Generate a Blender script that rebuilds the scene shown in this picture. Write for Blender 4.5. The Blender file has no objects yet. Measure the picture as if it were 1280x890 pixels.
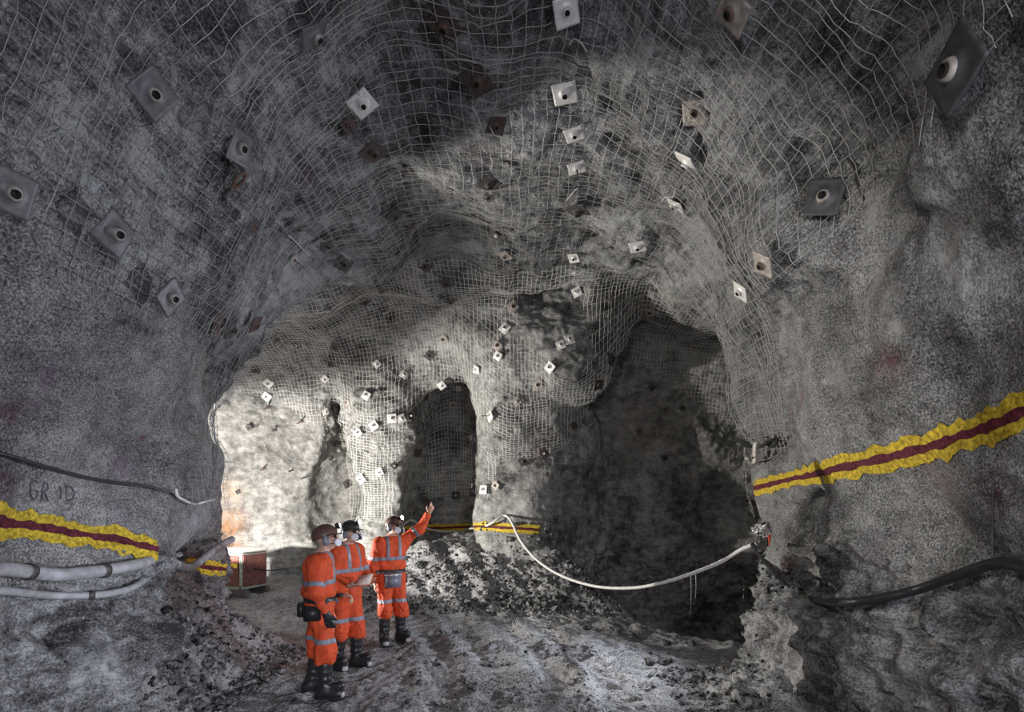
import bpy, bmesh, math, random
import numpy as np
from mathutils import Vector, Matrix
from mathutils.bvhtree import BVHTree

random.seed(7)
rng = np.random.default_rng(11)
S = bpy.context.scene
COL = S.collection
F = 711.0            # focal length in pixels of the 1280 px wide frame
CX, CY = 640.0, 620.0   # principal column / horizon row (level camera, shifted lens)
EYE = 2.1

# ------------------------------------------------------------------ camera
cam_d = bpy.data.cameras.new('camera')
cam = bpy.data.objects.new('camera', cam_d)
COL.objects.link(cam)
cam.location = (0, 0, EYE)
cam.rotation_euler = (math.pi / 2, 0, 0)
cam_d.sensor_width = 36.0
cam_d.lens = F / 1280 * 36.0
cam_d.shift_y = (CY - 445) / 1280
cam_d.clip_start = 0.05
S.camera = cam

# ------------------------------------------------------------------ world, light, exposure
w = bpy.data.worlds.new('mine_dark')
S.world = w
w.use_nodes = True
w.node_tree.nodes['Background'].inputs[0].default_value = (0.5, 0.5, 0.55, 1)
w.node_tree.nodes['Background'].inputs[1].default_value = 0.0
S.view_settings.view_transform = 'Standard'
S.view_settings.look = 'None'
S.view_settings.exposure = 0.0
S.view_settings.gamma = 1.0


def spot(name, loc, target, power, color, size, cone, blend=0.6):
    d = bpy.data.lights.new(name, 'SPOT')
    d.energy = power
    d.color = color
    d.shadow_soft_size = size
    d.spot_size = math.radians(cone)
    d.spot_blend = blend
    o = bpy.data.objects.new(name, d)
    COL.objects.link(o)
    o.location = loc
    o.rotation_euler = (Vector(target) - Vector(loc)).to_track_quat('-Z', 'Y').to_euler()
    return o


def area(name, loc, target, power, color, sx, sy):
    d = bpy.data.lights.new(name, 'AREA')
    d.shape = 'RECTANGLE'
    d.size, d.size_y = sx, sy
    d.energy = power
    d.color = color
    o = bpy.data.objects.new(name, d)
    COL.objects.link(o)
    o.location = loc
    o.rotation_euler = (Vector(target) - Vector(loc)).to_track_quat('-Z', 'Y').to_euler()
    return o


# strobe the photographer hid round the corner of the left drift: a bare lamp between
# two black discs added out of view to cut its light above and below
KEY = (-5.35, 8.65, 1.35)
kd = bpy.data.lights.new('strobe_left_drift', 'POINT')
kd.energy = 2100
kd.color = (1.0, 0.96, 0.88)
kd.shadow_soft_size = 0.035
ko = bpy.data.objects.new('strobe_left_drift', kd)
COL.objects.link(ko)
ko.location = KEY
# cold work lamp hidden round the corner of the right drift, aimed across at the left wall
spot('lamp_right_drift', (3.25, 7.45, 1.65), (-3.6, 5.9, 0.9), 720, (0.86, 0.90, 1.0), 0.035, 105, 0.7)
# photographer's lamp behind the camera, left and high: right wall
spot('lamp_camera_left', (-1.5, -1.2, 3.3), (2.9, 8.0, 1.7), 520, (1.0, 0.94, 0.87), 0.15, 62, 0.9)
# fill lamp added by the camera, aimed at the muck bank and the foot of the left wall
spot('fill_muck_bank', (0.3, -0.6, 1.45), (-3.2, 6.2, 0.75), 800, (0.88, 0.90, 1.0), 0.20, 40, 0.9)
# cold soft fill light added behind the camera for the left wall and roof
area('fill_camera', (1.7, -0.9, 2.5), (-3.2, 5.4, 2.0), 125, (0.84, 0.87, 1.0), 1.0, 1.0)

# ------------------------------------------------------------------ small helpers


def tag(o, label=None, cat=None, group=None, kind=None):
    if label:
        o['label'] = label
    if cat:
        o['category'] = cat
    if group:
        o['group'] = group
    if kind:
        o['kind'] = kind
    return o


def link_mesh(name, verts, faces, mat=None, parent=None, smooth=True):
    me = bpy.data.meshes.new(name)
    v = np.asarray(verts, dtype=np.float32)
    if isinstance(faces, np.ndarray):
        n, k = faces.shape
        me.vertices.add(len(v))
        me.vertices.foreach_set('co', v.ravel())
        me.loops.add(n * k)
        me.loops.foreach_set('vertex_index', faces.astype(np.int32).ravel())
        me.polygons.add(n)
        me.polygons.foreach_set('loop_start', np.arange(0, n * k, k, dtype=np.int32))
        me.polygons.foreach_set('loop_total', np.full(n, k, dtype=np.int32))
        me.update(calc_edges=True)
    else:
        me.from_pydata([tuple(p) for p in v], [], [tuple(f) for f in faces])
        me.update()
    if smooth:
        me.polygons.foreach_set('use_smooth', np.ones(len(me.polygons), dtype=bool))
    if mat:
        me.materials.append(mat)
    o = bpy.data.objects.new(name, me)
    COL.objects.link(o)
    if parent:
        o.parent = parent
    return o


def bm_obj(name, bm, mat=None, parent=None, smooth=True):
    me = bpy.data.meshes.new(name)
    bmesh.ops.recalc_face_normals(bm, faces=bm.faces)
    bm.to_mesh(me)
    bm.free()
    if smooth:
        for p in me.polygons:
            p.use_smooth = True
    if mat:
        me.materials.append(mat)
    o = bpy.data.objects.new(name, me)
    COL.objects.link(o)
    if parent:
        o.parent = parent
    return o


def empty(name, loc=(0, 0, 0), rz=0.0):
    o = bpy.data.objects.new(name, None)
    o.empty_display_size = 0.1
    COL.objects.link(o)
    o.location = loc
    o.rotation_euler = (0, 0, rz)
    return o


def copy_tree(o, parent=None):
    kids = list(o.children)
    c = o.copy()
    COL.objects.link(c)
    c.parent = parent
    for ch in kids:
        copy_tree(ch, c)
    return c


def tubes(paths, radius, sides=6, caps=True):
    """Tubes along 3-D polylines -> verts, quads (caps are fans of quads)."""
    V, Q = [], []
    base = 0
    for P in paths:
        P = np.asarray(P, float)
        n = len(P)
        if n < 2:
            continue
        T = np.gradient(P, axis=0)
        T /= np.linalg.norm(T, axis=1)[:, None] + 1e-9
        up = np.array([0.0, 0, 1])
        if abs(T[0] @ up) > 0.9:
            up = np.array([0.0, 1, 0])
        U = np.empty_like(P)
        u = up - T[0] * (T[0] @ up)
        u /= np.linalg.norm(u)
        for i in range(n):
            u = u - T[i] * (T[i] @ u)
            u /= np.linalg.norm(u) + 1e-9
            U[i] = u
        W = np.cross(T, U)
        a = np.arange(sides) / sides * 2 * math.pi
        r = radius if np.isscalar(radius) else np.interp(np.linspace(0, 1, n), np.linspace(0, 1, len(radius)), radius)[:, None, None]
        ring = P[:, None, :] + r * (np.cos(a)[None, :, None] * U[:, None, :] + np.sin(a)[None, :, None] * W[:, None, :])
        V.append(ring.reshape(-1, 3))
        idx = base + np.arange(n * sides).reshape(n, sides)
        nx = np.roll(idx, -1, axis=1)
        Q.append(np.stack([idx[:-1], nx[:-1], nx[1:], idx[1:]], -1).reshape(-1, 4))
        base += n * sides
    if not V:
        return np.zeros((0, 3)), np.zeros((0, 4), int)
    return np.concatenate(V), np.concatenate(Q)


def spline(pts, n=12):
    """Catmull-Rom through points."""
    P = [np.asarray(p, float) for p in pts]
    P = [2 * P[0] - P[1]] + P + [2 * P[-1] - P[-2]]
    out = []
    for i in range(1, len(P) - 2):
        for t in np.linspace(0, 1, n, endpoint=False):
            a, b, c, d = P[i - 1], P[i], P[i + 1], P[i + 2]
            out.append(0.5 * (2 * b + (c - a) * t + (2 * a - 5 * b + 4 * c - d) * t * t + (3 * b - a - 3 * c + d) * t ** 3))
    out.append(P[-2])
    return np.array(out)


# ------------------------------------------------------------------ fractal noise volumes
def noise_volume(n, beta, lo, hi, seed):
    r = np.random.default_rng(seed)
    f = np.fft.rfftn(r.standard_normal((n, n, n)).astype(np.float32))
    k = np.fft.fftfreq(n) * n
    kz = np.fft.rfftfreq(n) * n
    kk = np.sqrt(k[:, None, None] ** 2 + k[None, :, None] ** 2 + kz[None, None, :] ** 2)
    kk[0, 0, 0] = 1
    f *= kk ** (-beta / 2) * (kk >= lo) * np.exp(-(kk / hi) ** 2)
    f[0, 0, 0] = 0
    v = np.fft.irfftn(f, s=(n, n, n)).astype(np.float32)
    return v / v.std()


VA = noise_volume(96, 4.2, 1.5, 24, 1)     # broad swells
VB = noise_volume(128, 3.6, 4, 44, 2)      # rock relief


def samp(V, p, L):
    n = V.shape[0]
    q = (p / L) % 1.0 * n
    i = np.floor(q).astype(np.int32)
    f = (q - i).astype(np.float32)
    i %= n
    j = (i + 1) % n
    Vf = V.ravel()
    x0, y0, z0 = i[..., 0] * (n * n), i[..., 1] * n, i[..., 2]
    x1, y1, z1 = j[..., 0] * (n * n), j[..., 1] * n, j[..., 2]
    fx, fy, fz = f[..., 0], f[..., 1], f[..., 2]
    c00 = Vf[x0 + y0 + z0] * (1 - fx) + Vf[x1 + y0 + z0] * fx
    c10 = Vf[x0 + y1 + z0] * (1 - fx) + Vf[x1 + y1 + z0] * fx
    c01 = Vf[x0 + y0 + z1] * (1 - fx) + Vf[x1 + y0 + z1] * fx
    c11 = Vf[x0 + y1 + z1] * (1 - fx) + Vf[x1 + y1 + z1] * fx
    c0 = c00 * (1 - fy) + c10 * fy
    c1 = c01 * (1 - fy) + c11 * fy
    return c0 * (1 - fz) + c1 * fz


def smin(a, b, k):
    h = np.clip(0.5 + 0.5 * (b - a) / k, 0, 1)
    return b + (a - b) * h - k * h * (1 - h)


def smax(a, b, k):
    return -smin(-a, -b, k)


def sstep(a, b, x):
    t = np.clip((x - a) / (b - a), 0, 1)
    return t * t * (3 - 2 * t)


def capsule(p, a, b, r):
    a = np.array(a, np.float32)
    b = np.array(b, np.float32)
    ab = b - a
    t = np.clip(((p - a) @ ab) / (ab @ ab), 0, 1)
    return np.linalg.norm(p - a - t[..., None] * ab, axis=-1) - r


def ellipsoid(p, c, r):
    r = np.array(r, np.float32)
    q = (p - np.array(c, np.float32)) / r
    return (np.linalg.norm(q, axis=-1) - 1) * r.min()


# ------------------------------------------------------------------ the excavation as a signed field (negative = air)
def floor_height(x, y):
    z = 0.30 * sstep(8.2, 11.0, y)
    # bank of muck against the left wall behind the pillar
    d = -3.05 - 0.06 * (y - 5.5) - x
    z = z + np.clip(d, 0, 1.5) * 1.25 * sstep(4.3, 5.2, y) * (1 - sstep(7.4, 8.6, y))
    # bank of muck along the foot of the back wall
    yb = 10.35 + 0.12 * np.sin(x * 2.1) - 0.55 * np.clip(x - 0.2, 0, 2)
    z = z + np.clip(y - yb, 0, 0.95) * 0.85 * sstep(-3.0, -1.7, x) * (1 - sstep(1.2, 2.6, x))
    # the right drift drops away behind a lip
    lip = 8.35 + 0.75 * np.clip(2.9 - x, -1, 2)
    z = z - 0.42 * np.clip(y - lip, 0, 3.2) * sstep(0.6, 1.6, x) * (1 - 0.0 * y)
    # toe of broken rock against the right wall
    z = z + 0.5 * np.clip(1 - np.hypot((x - 2.75) / 0.75, (y - 5.75) / 1.1), 0, 1)
    # wheel ruts curving into the left drift
    for x0, dep in ((-0.75, 0.06), (-0.2, 0.05), (0.55, 0.075), (1.05, 0.05)):
        c = x0 - 0.10 * np.clip(y - 6.0, 0, 9) ** 1.75
        dep = dep * 0.7
        z = z + 0.011 * np.sin(y * 34 + np.abs(x - c) * 22) * np.exp(-((x - c) / 0.16) ** 4)
        z = z - dep * np.exp(-((x - c) / 0.17) ** 2) + 0.5 * dep * np.exp(-((np.abs(x - c) - 0.30) / 0.10) ** 2)
    return z


def field(p, detail=2):
    x, y, z = p[..., 0], p[..., 1], p[..., 2]
    # near drift: arched section flaring towards the junction
    wl = 2.92 + 0.75 * sstep(4.4, 7.6, y)
    wr = 2.62 + 0.45 * sstep(3.5, 7.5, y)
    H = 5.55 + 0.55 * sstep(4, 8, y)
    xc = -0.02
    z0 = 1.35 + 0.5 * sstep(4.5, 7.5, y)
    u = (x - xc) / np.where(x < xc, wl, wr)
    t = np.maximum(z - z0, 0) / (H - z0)
    A = (np.sqrt(u * u + t * t) - 1) * 2.9
    A = np.maximum(A, np.maximum(y - 9.5, -4.0 - y))
    # cross drift
    hb = 4.55 + 1.55 * sstep(-6.5, -0.8, x) - 0.75 * sstep(1.2, 4.5, x)
    yc = 9.95 + 0.3 * sstep(-3, -6, x)
    u2 = (y - yc) / 2.75
    t2 = np.maximum(z - 1.7, 0) / (hb - 1.7)
    B = ((np.abs(u2) ** 2.6 + t2 ** 2.6 + 1e-6) ** (1 / 2.6) - 1) * 2.7
    B = np.maximum(B, np.maximum(x - 8.5, -9.5 - x))
    f = smin(A, B, 0.35)
    # hollow behind the near left pillar
    f = smin(f, ellipsoid(p, (-3.40, 6.10, 0.7), (0.90, 1.62, 1.75)), 0.12)
    f = smax(f, -capsule(p, (-4.12, 7.45, -0.5), (-4.10, 7.45, 2.6), 0.42), 0.3)
    # pillars and nose left standing on the back wall
    f = smax(f, -capsule(p, (0.30, 12.1, 0.0), (0.10, 11.75, 4.6), 1.0), 0.5)
    f = smax(f, -capsule(p, (1.0, 12.4, 0.0), (0.9, 12.3, 3.4), 0.85), 0.5)
    f = smax(f, -capsule(p, (0.0, 11.6, 4.75), (1.15, 11.25, 4.7), 0.80), 0.4)
    f = smax(f, -capsule(p, (-0.2, 11.6, 5.7), (1.3, 11.3, 5.7), 0.90), 0.6)
    f = smax(f, -capsule(p, (-2.65, 12.85, 0.0), (-2.75, 12.8, 4.2), 0.95), 0.4)
    f = smin(f, ellipsoid(p, (-1.40, 12.7, 2.4), (1.0, 1.45, 2.4)), 0.15)
    f = smin(f, ellipsoid(p, (-3.95, 12.9, 2.3), (0.50, 0.9, 2.0)), 0.15)
    # keel of rock hanging along the crown, roof ribs
    f = smax(f, -capsule(p, (-0.25, 3.0, 6.15), (0.05, 8.3, 6.55), 0.80), 0.55)
    f = smax(f, -capsule(p, (-2.3, 5.6, 5.9), (-1.9, 7.2, 6.1), 0.55), 0.5)
    f = smax(f, -capsule(p, (1.3, 6.9, 6.1), (2.6, 7.5, 4.9), 0.55), 0.5)
    f = smax(f, -capsule(p, (-1.3, 10.0, 6.35), (1.2, 9.4, 6.5), 0.55), 0.5)
    # plinth and undercut of the right wall
    f = smax(f, -ellipsoid(p, (3.25, 6.35, 0.1), (0.75, 0.7, 1.5)), 0.25)
    f = smin(f, ellipsoid(p, (2.85, 5.35, 1.45), (0.42, 0.65, 0.62)), 0.10)
    if detail >= 1:
        f = f + 0.10 * samp(VA, p, 9.0)
    if detail >= 2:
        f = f + rough(p) * 0.060 * samp(VB, p * np.array([1, 1, 1.25], np.float32), 5.3)
    fl = floor_height(x, y) - z
    if detail >= 1:
        bank = np.clip(floor_height(x, y) - 0.30 * sstep(8.2, 11.0, y), 0, 0.6)
        fl = fl + (0.014 + 0.075 * bank) * samp(VA, p * np.array([1, 1, 0.2], np.float32), 3.3)
    g = smax(f, fl, 0.10)
    return g, f, fl


def rough(p):
    """sprayed shotcrete is smooth, raw rock below the line and in the roof is not"""
    x, y, z = p[..., 0], p[..., 1], p[..., 2]
    lin = 2.3 - 0.12 * y + 0.25 * np.sin(y * 1.7) - 0.3 * (x < 0)
    low = 1 - sstep(lin - 0.25, lin + 0.15, z)
    roof = sstep(3.6, 4.6, z + 0.1 * y)
    return 0.16 + 0.75 * low + 0.20 * roof


def grad(p, detail=1, e=0.04):
    g = np.empty(p.shape, np.float32)
    for k in range(3):
        d = np.zeros(3, np.float32)
        d[k] = e
        g[..., k] = (field(p + d, detail)[0] - field(p - d, detail)[0]) / (2 * e)
    return g


def surface_nets(G, origin, h):
    """naive surface nets on a grid G (negative inside) -> verts, quads"""
    nx, ny, nz = G.shape
    neg = G < 0
    cs = [neg[i:nx - 1 + i, j:ny - 1 + j, k:nz - 1 + k] for i in (0, 1) for j in (0, 1) for k in (0, 1)]
    cnt = sum(c.astype(np.int8) for c in cs)
    act = (cnt > 0) & (cnt < 8)
    I, J, K = np.nonzero(act)
    n = len(I)
    acc = np.zeros((n, 3))
    num = np.zeros(n)
    corners = [(i, j, k) for i in (0, 1) for j in (0, 1) for k in (0, 1)]
    val = {c: G[I + c[0], J + c[1], K + c[2]] for c in corners}
    for a in corners:
        for ax in range(3):
            if a[ax] == 1:
                continue
            b = list(a)
            b[ax] = 1
            b = tuple(b)
            va, vb = val[a], val[b]
            m = (va < 0) != (vb < 0)
            t = np.where(m, va / np.where(m, va - vb, 1), 0)
            pt = np.zeros((n, 3)) + np.array(a, float)
            pt[:, ax] = t
            acc[m] += pt[m]
            num[m] += 1
    V = (acc / num[:, None] + np.stack([I, J, K], 1)) * h + np.asarray(origin)
    ids = np.full(act.shape, -1, np.int64)
    ids[I, J, K] = np.arange(n)
    Q = []
    for ax in range(3):
        sl = [slice(None)] * 3
        sl[ax] = slice(0, -1)
        sh = [slice(None)] * 3
        sh[ax] = slice(1, None)
        a, b = neg[tuple(sl)], neg[tuple(sh)]
        m = a != b
        o1, o2 = [q for q in range(3) if q != ax]
        P = np.array(np.nonzero(m)).T
        ok = (P[:, o1] > 0) & (P[:, o2] > 0) & (P[:, o1] < G.shape[o1] - 1) & (P[:, o2] < G.shape[o2] - 1)
        P = P[ok]
        fl = a[m][ok]

        def cell(d1, d2):
            C = P.copy()
            C[:, o1] -= d1
            C[:, o2] -= d2
            return ids[C[:, 0], C[:, 1], C[:, 2]]
        q = np.stack([cell(1, 1), cell(0, 1), cell(0, 0), cell(1, 0)], 1)
        flip = fl if ax != 1 else ~fl
        q[~flip] = q[~flip][:, ::-1]
        Q.append(q)
    return V, np.concatenate(Q)


def subdivide(V, Q):
    """split every quad in four, sharing edge midpoints"""
    E = np.concatenate([Q[:, [0, 1]], Q[:, [1, 2]], Q[:, [2, 3]], Q[:, [3, 0]]])
    E.sort(axis=1)
    key = E[:, 0].astype(np.int64) * len(V) + E[:, 1]
    u, inv = np.unique(key, return_inverse=True)
    a, b = u // len(V), u % len(V)
    mid = (V[a] + V[b]) / 2
    cen = V[Q].mean(1)
    n0, n1, m = len(V), len(u), len(Q)
    e = inv.reshape(4, m) + n0
    c = np.arange(m) + n0 + n1
    NV = np.concatenate([V, mid, cen])
    NQ = np.concatenate([
        np.stack([Q[:, 0], e[0], c, e[3]], 1), np.stack([e[0], Q[:, 1], e[1], c], 1),
        np.stack([c, e[1], Q[:, 2], e[2]], 1), np.stack([e[3], c, e[2], Q[:, 3]], 1)])
    return NV, NQ


def project(P):
    P = np.asarray(P, float)
    y = np.maximum(P[..., 1], 0.05)
    return CX + F * P[..., 0] / y, CY - F * (P[..., 2] - EYE) / y


# ------------------------------------------------------------------ materials
def new_mat(name):
    m = bpy.data.materials.new(name)
    m.use_nodes = True
    nt = m.node_tree
    return m, nt, nt.nodes, nt.links, nt.nodes['Principled BSDF']


def ramp(nt, stops, interp='LINEAR'):
    r = nt.nodes.new('ShaderNodeValToRGB')
    r.color_ramp.interpolation = interp
    while len(r.color_ramp.elements) < len(stops):
        r.color_ramp.elements.new(0.5)
    for e, (p, c) in zip(r.color_ramp.elements, stops):
        e.position = p
        e.color = c if len(c) == 4 else (*c, 1)
    return r


def plain(name, col, rough_=0.6, metal=0.0, noise=0.0, scale=40.0, bump=0.0, spec=0.5):
    m, nt, N, L, B = new_mat(name)
    B.inputs['Base Color'].default_value = (*col, 1)
    B.inputs['Roughness'].default_value = rough_
    B.inputs['Metallic'].default_value = metal
    B.inputs['Specular IOR Level'].default_value = spec
    if noise or bump:
        tc = N.new('ShaderNodeTexCoord')
        nz = N.new('ShaderNodeTexNoise')
        nz.inputs['Scale'].default_value = scale
        nz.inputs['Detail'].default_value = 5
        L.new(tc.outputs['Object'], nz.inputs['Vector'])
        if noise:
            r = ramp(nt, [(0.3, tuple(c * (1 - noise) for c in col)), (0.7, tuple(min(1, c * (1 + noise)) for c in col))])
            L.new(nz.outputs['Fac'], r.inputs['Fac'])
            L.new(r.outputs['Color'], B.inputs['Base Color'])
        if bump:
            b = N.new('ShaderNodeBump')
            b.inputs['Strength'].default_value = bump
            b.inputs['Distance'].default_value = 0.01
            L.new(nz.outputs['Fac'], b.inputs['Height'])
            L.new(b.outputs['Normal'], B.inputs['Normal'])
    return m


def rock_material(name, dark, mid, light, grain=1.0, speck=0.5, strata=0.0, bumpd=0.03, wet=0.75, blot=0.75):
    m, nt, N, L, B = new_mat(name)
    geo = N.new('ShaderNodeNewGeometry')

    def noise(scale, detail, rough_=0.6, vec=None, dist=0.0):
        n = N.new('ShaderNodeTexNoise')
        n.inputs['Scale'].default_value = scale
        n.inputs['Detail'].default_value = detail
        n.inputs['Roughness'].default_value = rough_
        n.inputs['Distortion'].default_value = dist
        L.new(vec or geo.outputs['Position'], n.inputs['Vector'])
        return n

    def math_(op, a, b):
        n = N.new('ShaderNodeMath')
        n.operation = op
        for k, v in enumerate((a, b)):
            if isinstance(v, (int, float)):
                n.inputs[k].default_value = v
            else:
                L.new(v, n.inputs[k])
        return n.outputs[0]
    big = noise(0.9, 4, 0.55, dist=0.4)
    med = noise(5.5, 6, 0.65)
    fine = noise(60.0 / grain, 3, 0.7)
    vec = N.new('ShaderNodeMapping')
    vec.inputs['Scale'].default_value = (1.2, 1.2, 5.0)
    vec.inputs['Rotation'].default_value = (0.5, 0.35, 0.2)
    L.new(geo.outputs['Position'], vec.inputs['Vector'])
    lay = noise(2.2, 6, 0.7, vec.outputs['Vector'], 0.6)
    f1 = math_('MULTIPLY', math_('SUBTRACT', big.outputs['Fac'], 0.5), blot)
    f2 = math_('MULTIPLY', math_('SUBTRACT', med.outputs['Fac'], 0.5), blot)
    f3 = math_('ADD', math_('MULTIPLY', math_('SUBTRACT', fine.outputs['Fac'], 0.5), 1.3 * speck), 0.5)
    f4 = math_('MULTIPLY', math_('SUBTRACT', lay.outputs['Fac'], 0.5), strata)
    s = math_('ADD', math_('ADD', f1, f2), math_('ADD', f3, f4))
    r = ramp(nt, [(0.30, dark), (0.5, mid), (0.70, light)])
    L.new(s, r.inputs['Fac'])
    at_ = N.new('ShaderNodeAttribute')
    at_.attribute_name = 'stain_tint'
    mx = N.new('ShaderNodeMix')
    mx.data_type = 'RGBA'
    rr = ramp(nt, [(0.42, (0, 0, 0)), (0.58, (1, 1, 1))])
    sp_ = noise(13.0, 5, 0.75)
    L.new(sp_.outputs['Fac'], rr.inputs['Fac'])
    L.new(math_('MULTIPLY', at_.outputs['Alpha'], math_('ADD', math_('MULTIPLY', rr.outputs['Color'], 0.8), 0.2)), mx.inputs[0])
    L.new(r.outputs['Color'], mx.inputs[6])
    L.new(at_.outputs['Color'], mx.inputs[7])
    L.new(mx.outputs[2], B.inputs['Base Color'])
    B.inputs['Roughness'].default_value = wet
    B.inputs['Specular IOR Level'].default_value = 0.3
    vo = N.new('ShaderNodeTexVoronoi')
    vo.inputs['Scale'].default_value = 9.0 / grain
    wv = noise(3.0, 3, 0.5)
    mv = N.new('ShaderNodeMix')
    mv.data_type = 'VECTOR'
    mv.inputs[0].default_value = 0.25
    L.new(geo.outputs['Position'], mv.inputs[4])
    L.new(wv.outputs['Color'], mv.inputs[5])
    L.new(mv.outputs[1], vo.inputs['Vector'])
    h = math_('ADD', math_('MULTIPLY', med.outputs['Fac'], 0.9),
              math_('ADD', math_('MULTIPLY', fine.outputs['Fac'], 0.28),
                    math_('ADD', math_('MULTIPLY', vo.outputs['Distance'], 0.30), math_('MULTIPLY', lay.outputs['Fac'], strata * 1.2))))
    b = N.new('ShaderNodeBump')
    b.inputs['Strength'].default_value = 0.9
    b.inputs['Distance'].default_value = bumpd
    L.new(h, b.inputs['Height'])
    L.new(b.outputs['Normal'], B.inputs['Normal'])
    return m


M = {}
M['shotcrete'] = rock_material('shotcrete', (0.035, 0.035, 0.035), (0.19, 0.188, 0.186), (0.44, 0.44, 0.44), 0.8, 0.9, 0.25, 0.05, 0.75, 0.42)
M['rock'] = rock_material('raw_rock', (0.03, 0.03, 0.032), (0.17, 0.17, 0.175), (0.42, 0.42, 0.425), 1.0, 0.7, 0.6, 0.06)
M['pale_shotcrete'] = rock_material('pale_shotcrete', (0.09, 0.088, 0.085), (0.225, 0.22, 0.21), (0.42, 0.41, 0.39), 1.0, 0.4, 0.35, 0.06, 0.75, 0.9)
M['muck'] = rock_material('floor_muck', (0.06, 0.06, 0.062), (0.26, 0.26, 0.265), (0.46, 0.46, 0.47), 1.3, 0.8, 0.1, 0.06, 0.7, 0.45)
M['back_rock'] = rock_material('back_rock', (0.05, 0.05, 0.049), (0.25, 0.247, 0.24), (0.48, 0.475, 0.46), 1.0, 0.6, 0.45, 0.06)
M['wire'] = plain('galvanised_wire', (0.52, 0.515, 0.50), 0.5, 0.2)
M['wire_shaded'] = plain('shaded_wire', (0.36, 0.36, 0.365), 0.5, 0.2)  # same wire toned darker: shaded look of the left mesh put into colour
M['wire_lit'] = plain('lit_wire', (0.80, 0.79, 0.76), 0.5, 0.1)  # same wire toned paler: strobe light on the back mesh put into colour

# ------------------------------------------------------------------ rock shell
HV = 0.10
ORG = np.array([-9.8, -4.4, -1.9], np.float32)
DIM = (188, 192, 90)
gx = [ORG[k] + HV * np.arange(DIM[k], dtype=np.float32) for k in range(3)]
PG = np.stack(np.meshgrid(*gx, indexing='ij'), -1)
GV = field(PG, 2)[0]
V0, Q0 = surface_nets(GV, ORG, HV)
del PG, GV
V0 = V0.astype(np.float32)
px, py = project(V0)
vis = (V0[:, 1] > 0.6) & (px > -420) & (px < 1700) & (py > -330) & (py < 1150)
qv = vis[Q0].any(1)
SH = []   # (verts, quads, shell normals)


def refine(V, Q, levels):
    used, inv = np.unique(Q, return_inverse=True)
    V = V[used]
    Q = inv.reshape(Q.shape)
    for _ in range(levels):
        V, Q = subdivide(V, Q)
    V = V.astype(np.float32)
    g = grad(V, 1, 0.05)
    gl = np.linalg.norm(g, axis=1, keepdims=True) + 1e-6
    n = g / gl
    for _ in range(2):
        d = field(V, 2)[0] / np.clip(gl[:, 0], 0.5, 3)
        V = V - n * np.clip(d, -0.08, 0.08)[:, None]
    return V, Q, n


def fine_relief(V, n):
    a = samp(VB, V * np.array([1, 1, 1.4], np.float32), 1.9)
    b = samp(VB, V[:, [1, 2, 0]], 0.9)
    r = rough(V)
    isfl = n[:, 2] < -0.8
    amp = np.where(isfl, 0.010, 0.018 * r + 0.001)
    blocky = np.floor(a * 1.6) / 1.6
    d = amp * (0.5 * a + 0.8 * np.where(r > 0.6, blocky, a)) + 0.4 * amp * b
    return V + n * d[:, None]


VV, QV, NV_ = refine(V0, Q0[qv], 2)
VV = fine_relief(VV, NV_)
VH, QH, NH = refine(V0, Q0[~qv], 0)

fc = VV[QV].mean(1)
_, fa, ff = field(fc, 1)
fn = NV_[QV].mean(1)           # points into rock
is_floor = ff > fa - 0.02
is_back = ~is_floor & (fc[:, 1] > 9.6 + 0.25 * np.clip(fc[:, 2] - 3.5, 0, 3)) & (fn[:, 2] < 0.8)
is_ceil = ~is_floor & ~is_back & (fn[:, 2] > 0.42) & (fc[:, 2] > 3.2)
is_left = ~is_floor & ~is_back & ~is_ceil & (fc[:, 0] < 0)
is_right = ~is_floor & ~is_back & ~is_ceil & ~is_left


def part_of(V, Q, mask, name, mat, mat2=None):
    q = Q[mask]
    u, inv = np.unique(q, return_inverse=True)
    o = link_mesh(name, V[u], inv.reshape(q.shape), mat)
    if mat2:
        c = fc[mask]
        raw = c[:, 2] > np.where(c[:, 0] < 0, 3.52, 4.15) + 0.06 * np.sin(c[:, 1] * 9)
        raw |= c[:, 2] < 2.0 - 0.10 * c[:, 1] + 0.15 * np.sin(c[:, 1] * 3.1)
        o.data.materials.append(mat2)
        o.data.polygons.foreach_set('material_index', raw.astype(np.int32))
    tag(o, kind='structure')
    return o


floor_o = part_of(VV, QV, is_floor, 'floor', M['muck'])
back_o = part_of(VV, QV, is_back, 'wall_back', M['back_rock'])
bc = fc[is_back]
pale_wall = (bc[:, 0] < -3.75 + 0.15 * np.sin(bc[:, 2] * 3)) & (bc[:, 2] < 4.1 + 0.12 * np.sin(bc[:, 0] * 5)) & (bc[:, 2] > 1.2 + 0.2 * np.sin(bc[:, 0] * 4))
back_o.data.materials.append(M['pale_shotcrete'])
back_o.data.polygons.foreach_set('material_index', pale_wall.astype(np.int32))
ceil_o = part_of(VV, QV, is_ceil, 'ceiling', M['rock'])
left_o = part_of(VV, QV, is_left, 'wall_left', M['shotcrete'], M['rock'])
right_o = part_of(VV, QV, is_right, 'wall_right', M['shotcrete'], M['rock'])
rear_o = link_mesh('wall_rear', VH, QH, M['rock'])
tag(rear_o, kind='structure')
BVH = BVHTree.FromPolygons(VV.tolist(), QV.tolist(), all_triangles=False)


def ray(pxl, pyl):
    d = Vector(((pxl - CX) / F, 1.0, (CY - pyl) / F)).normalized()
    loc, nor, idx, dist = BVH.ray_cast(Vector((0, 0, EYE)), d)
    return loc


def inward(p):
    """smoothed unit normal pointing from the rock into the air"""
    g = grad(np.array([p], np.float32), 1, 0.12)[0]
    return -Vector(g.tolist()).normalized()


def at(pxl, pyl, Y):
    return Vector(((pxl - CX) / F * Y, Y, EYE + (CY - pyl) / F * Y))

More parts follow.
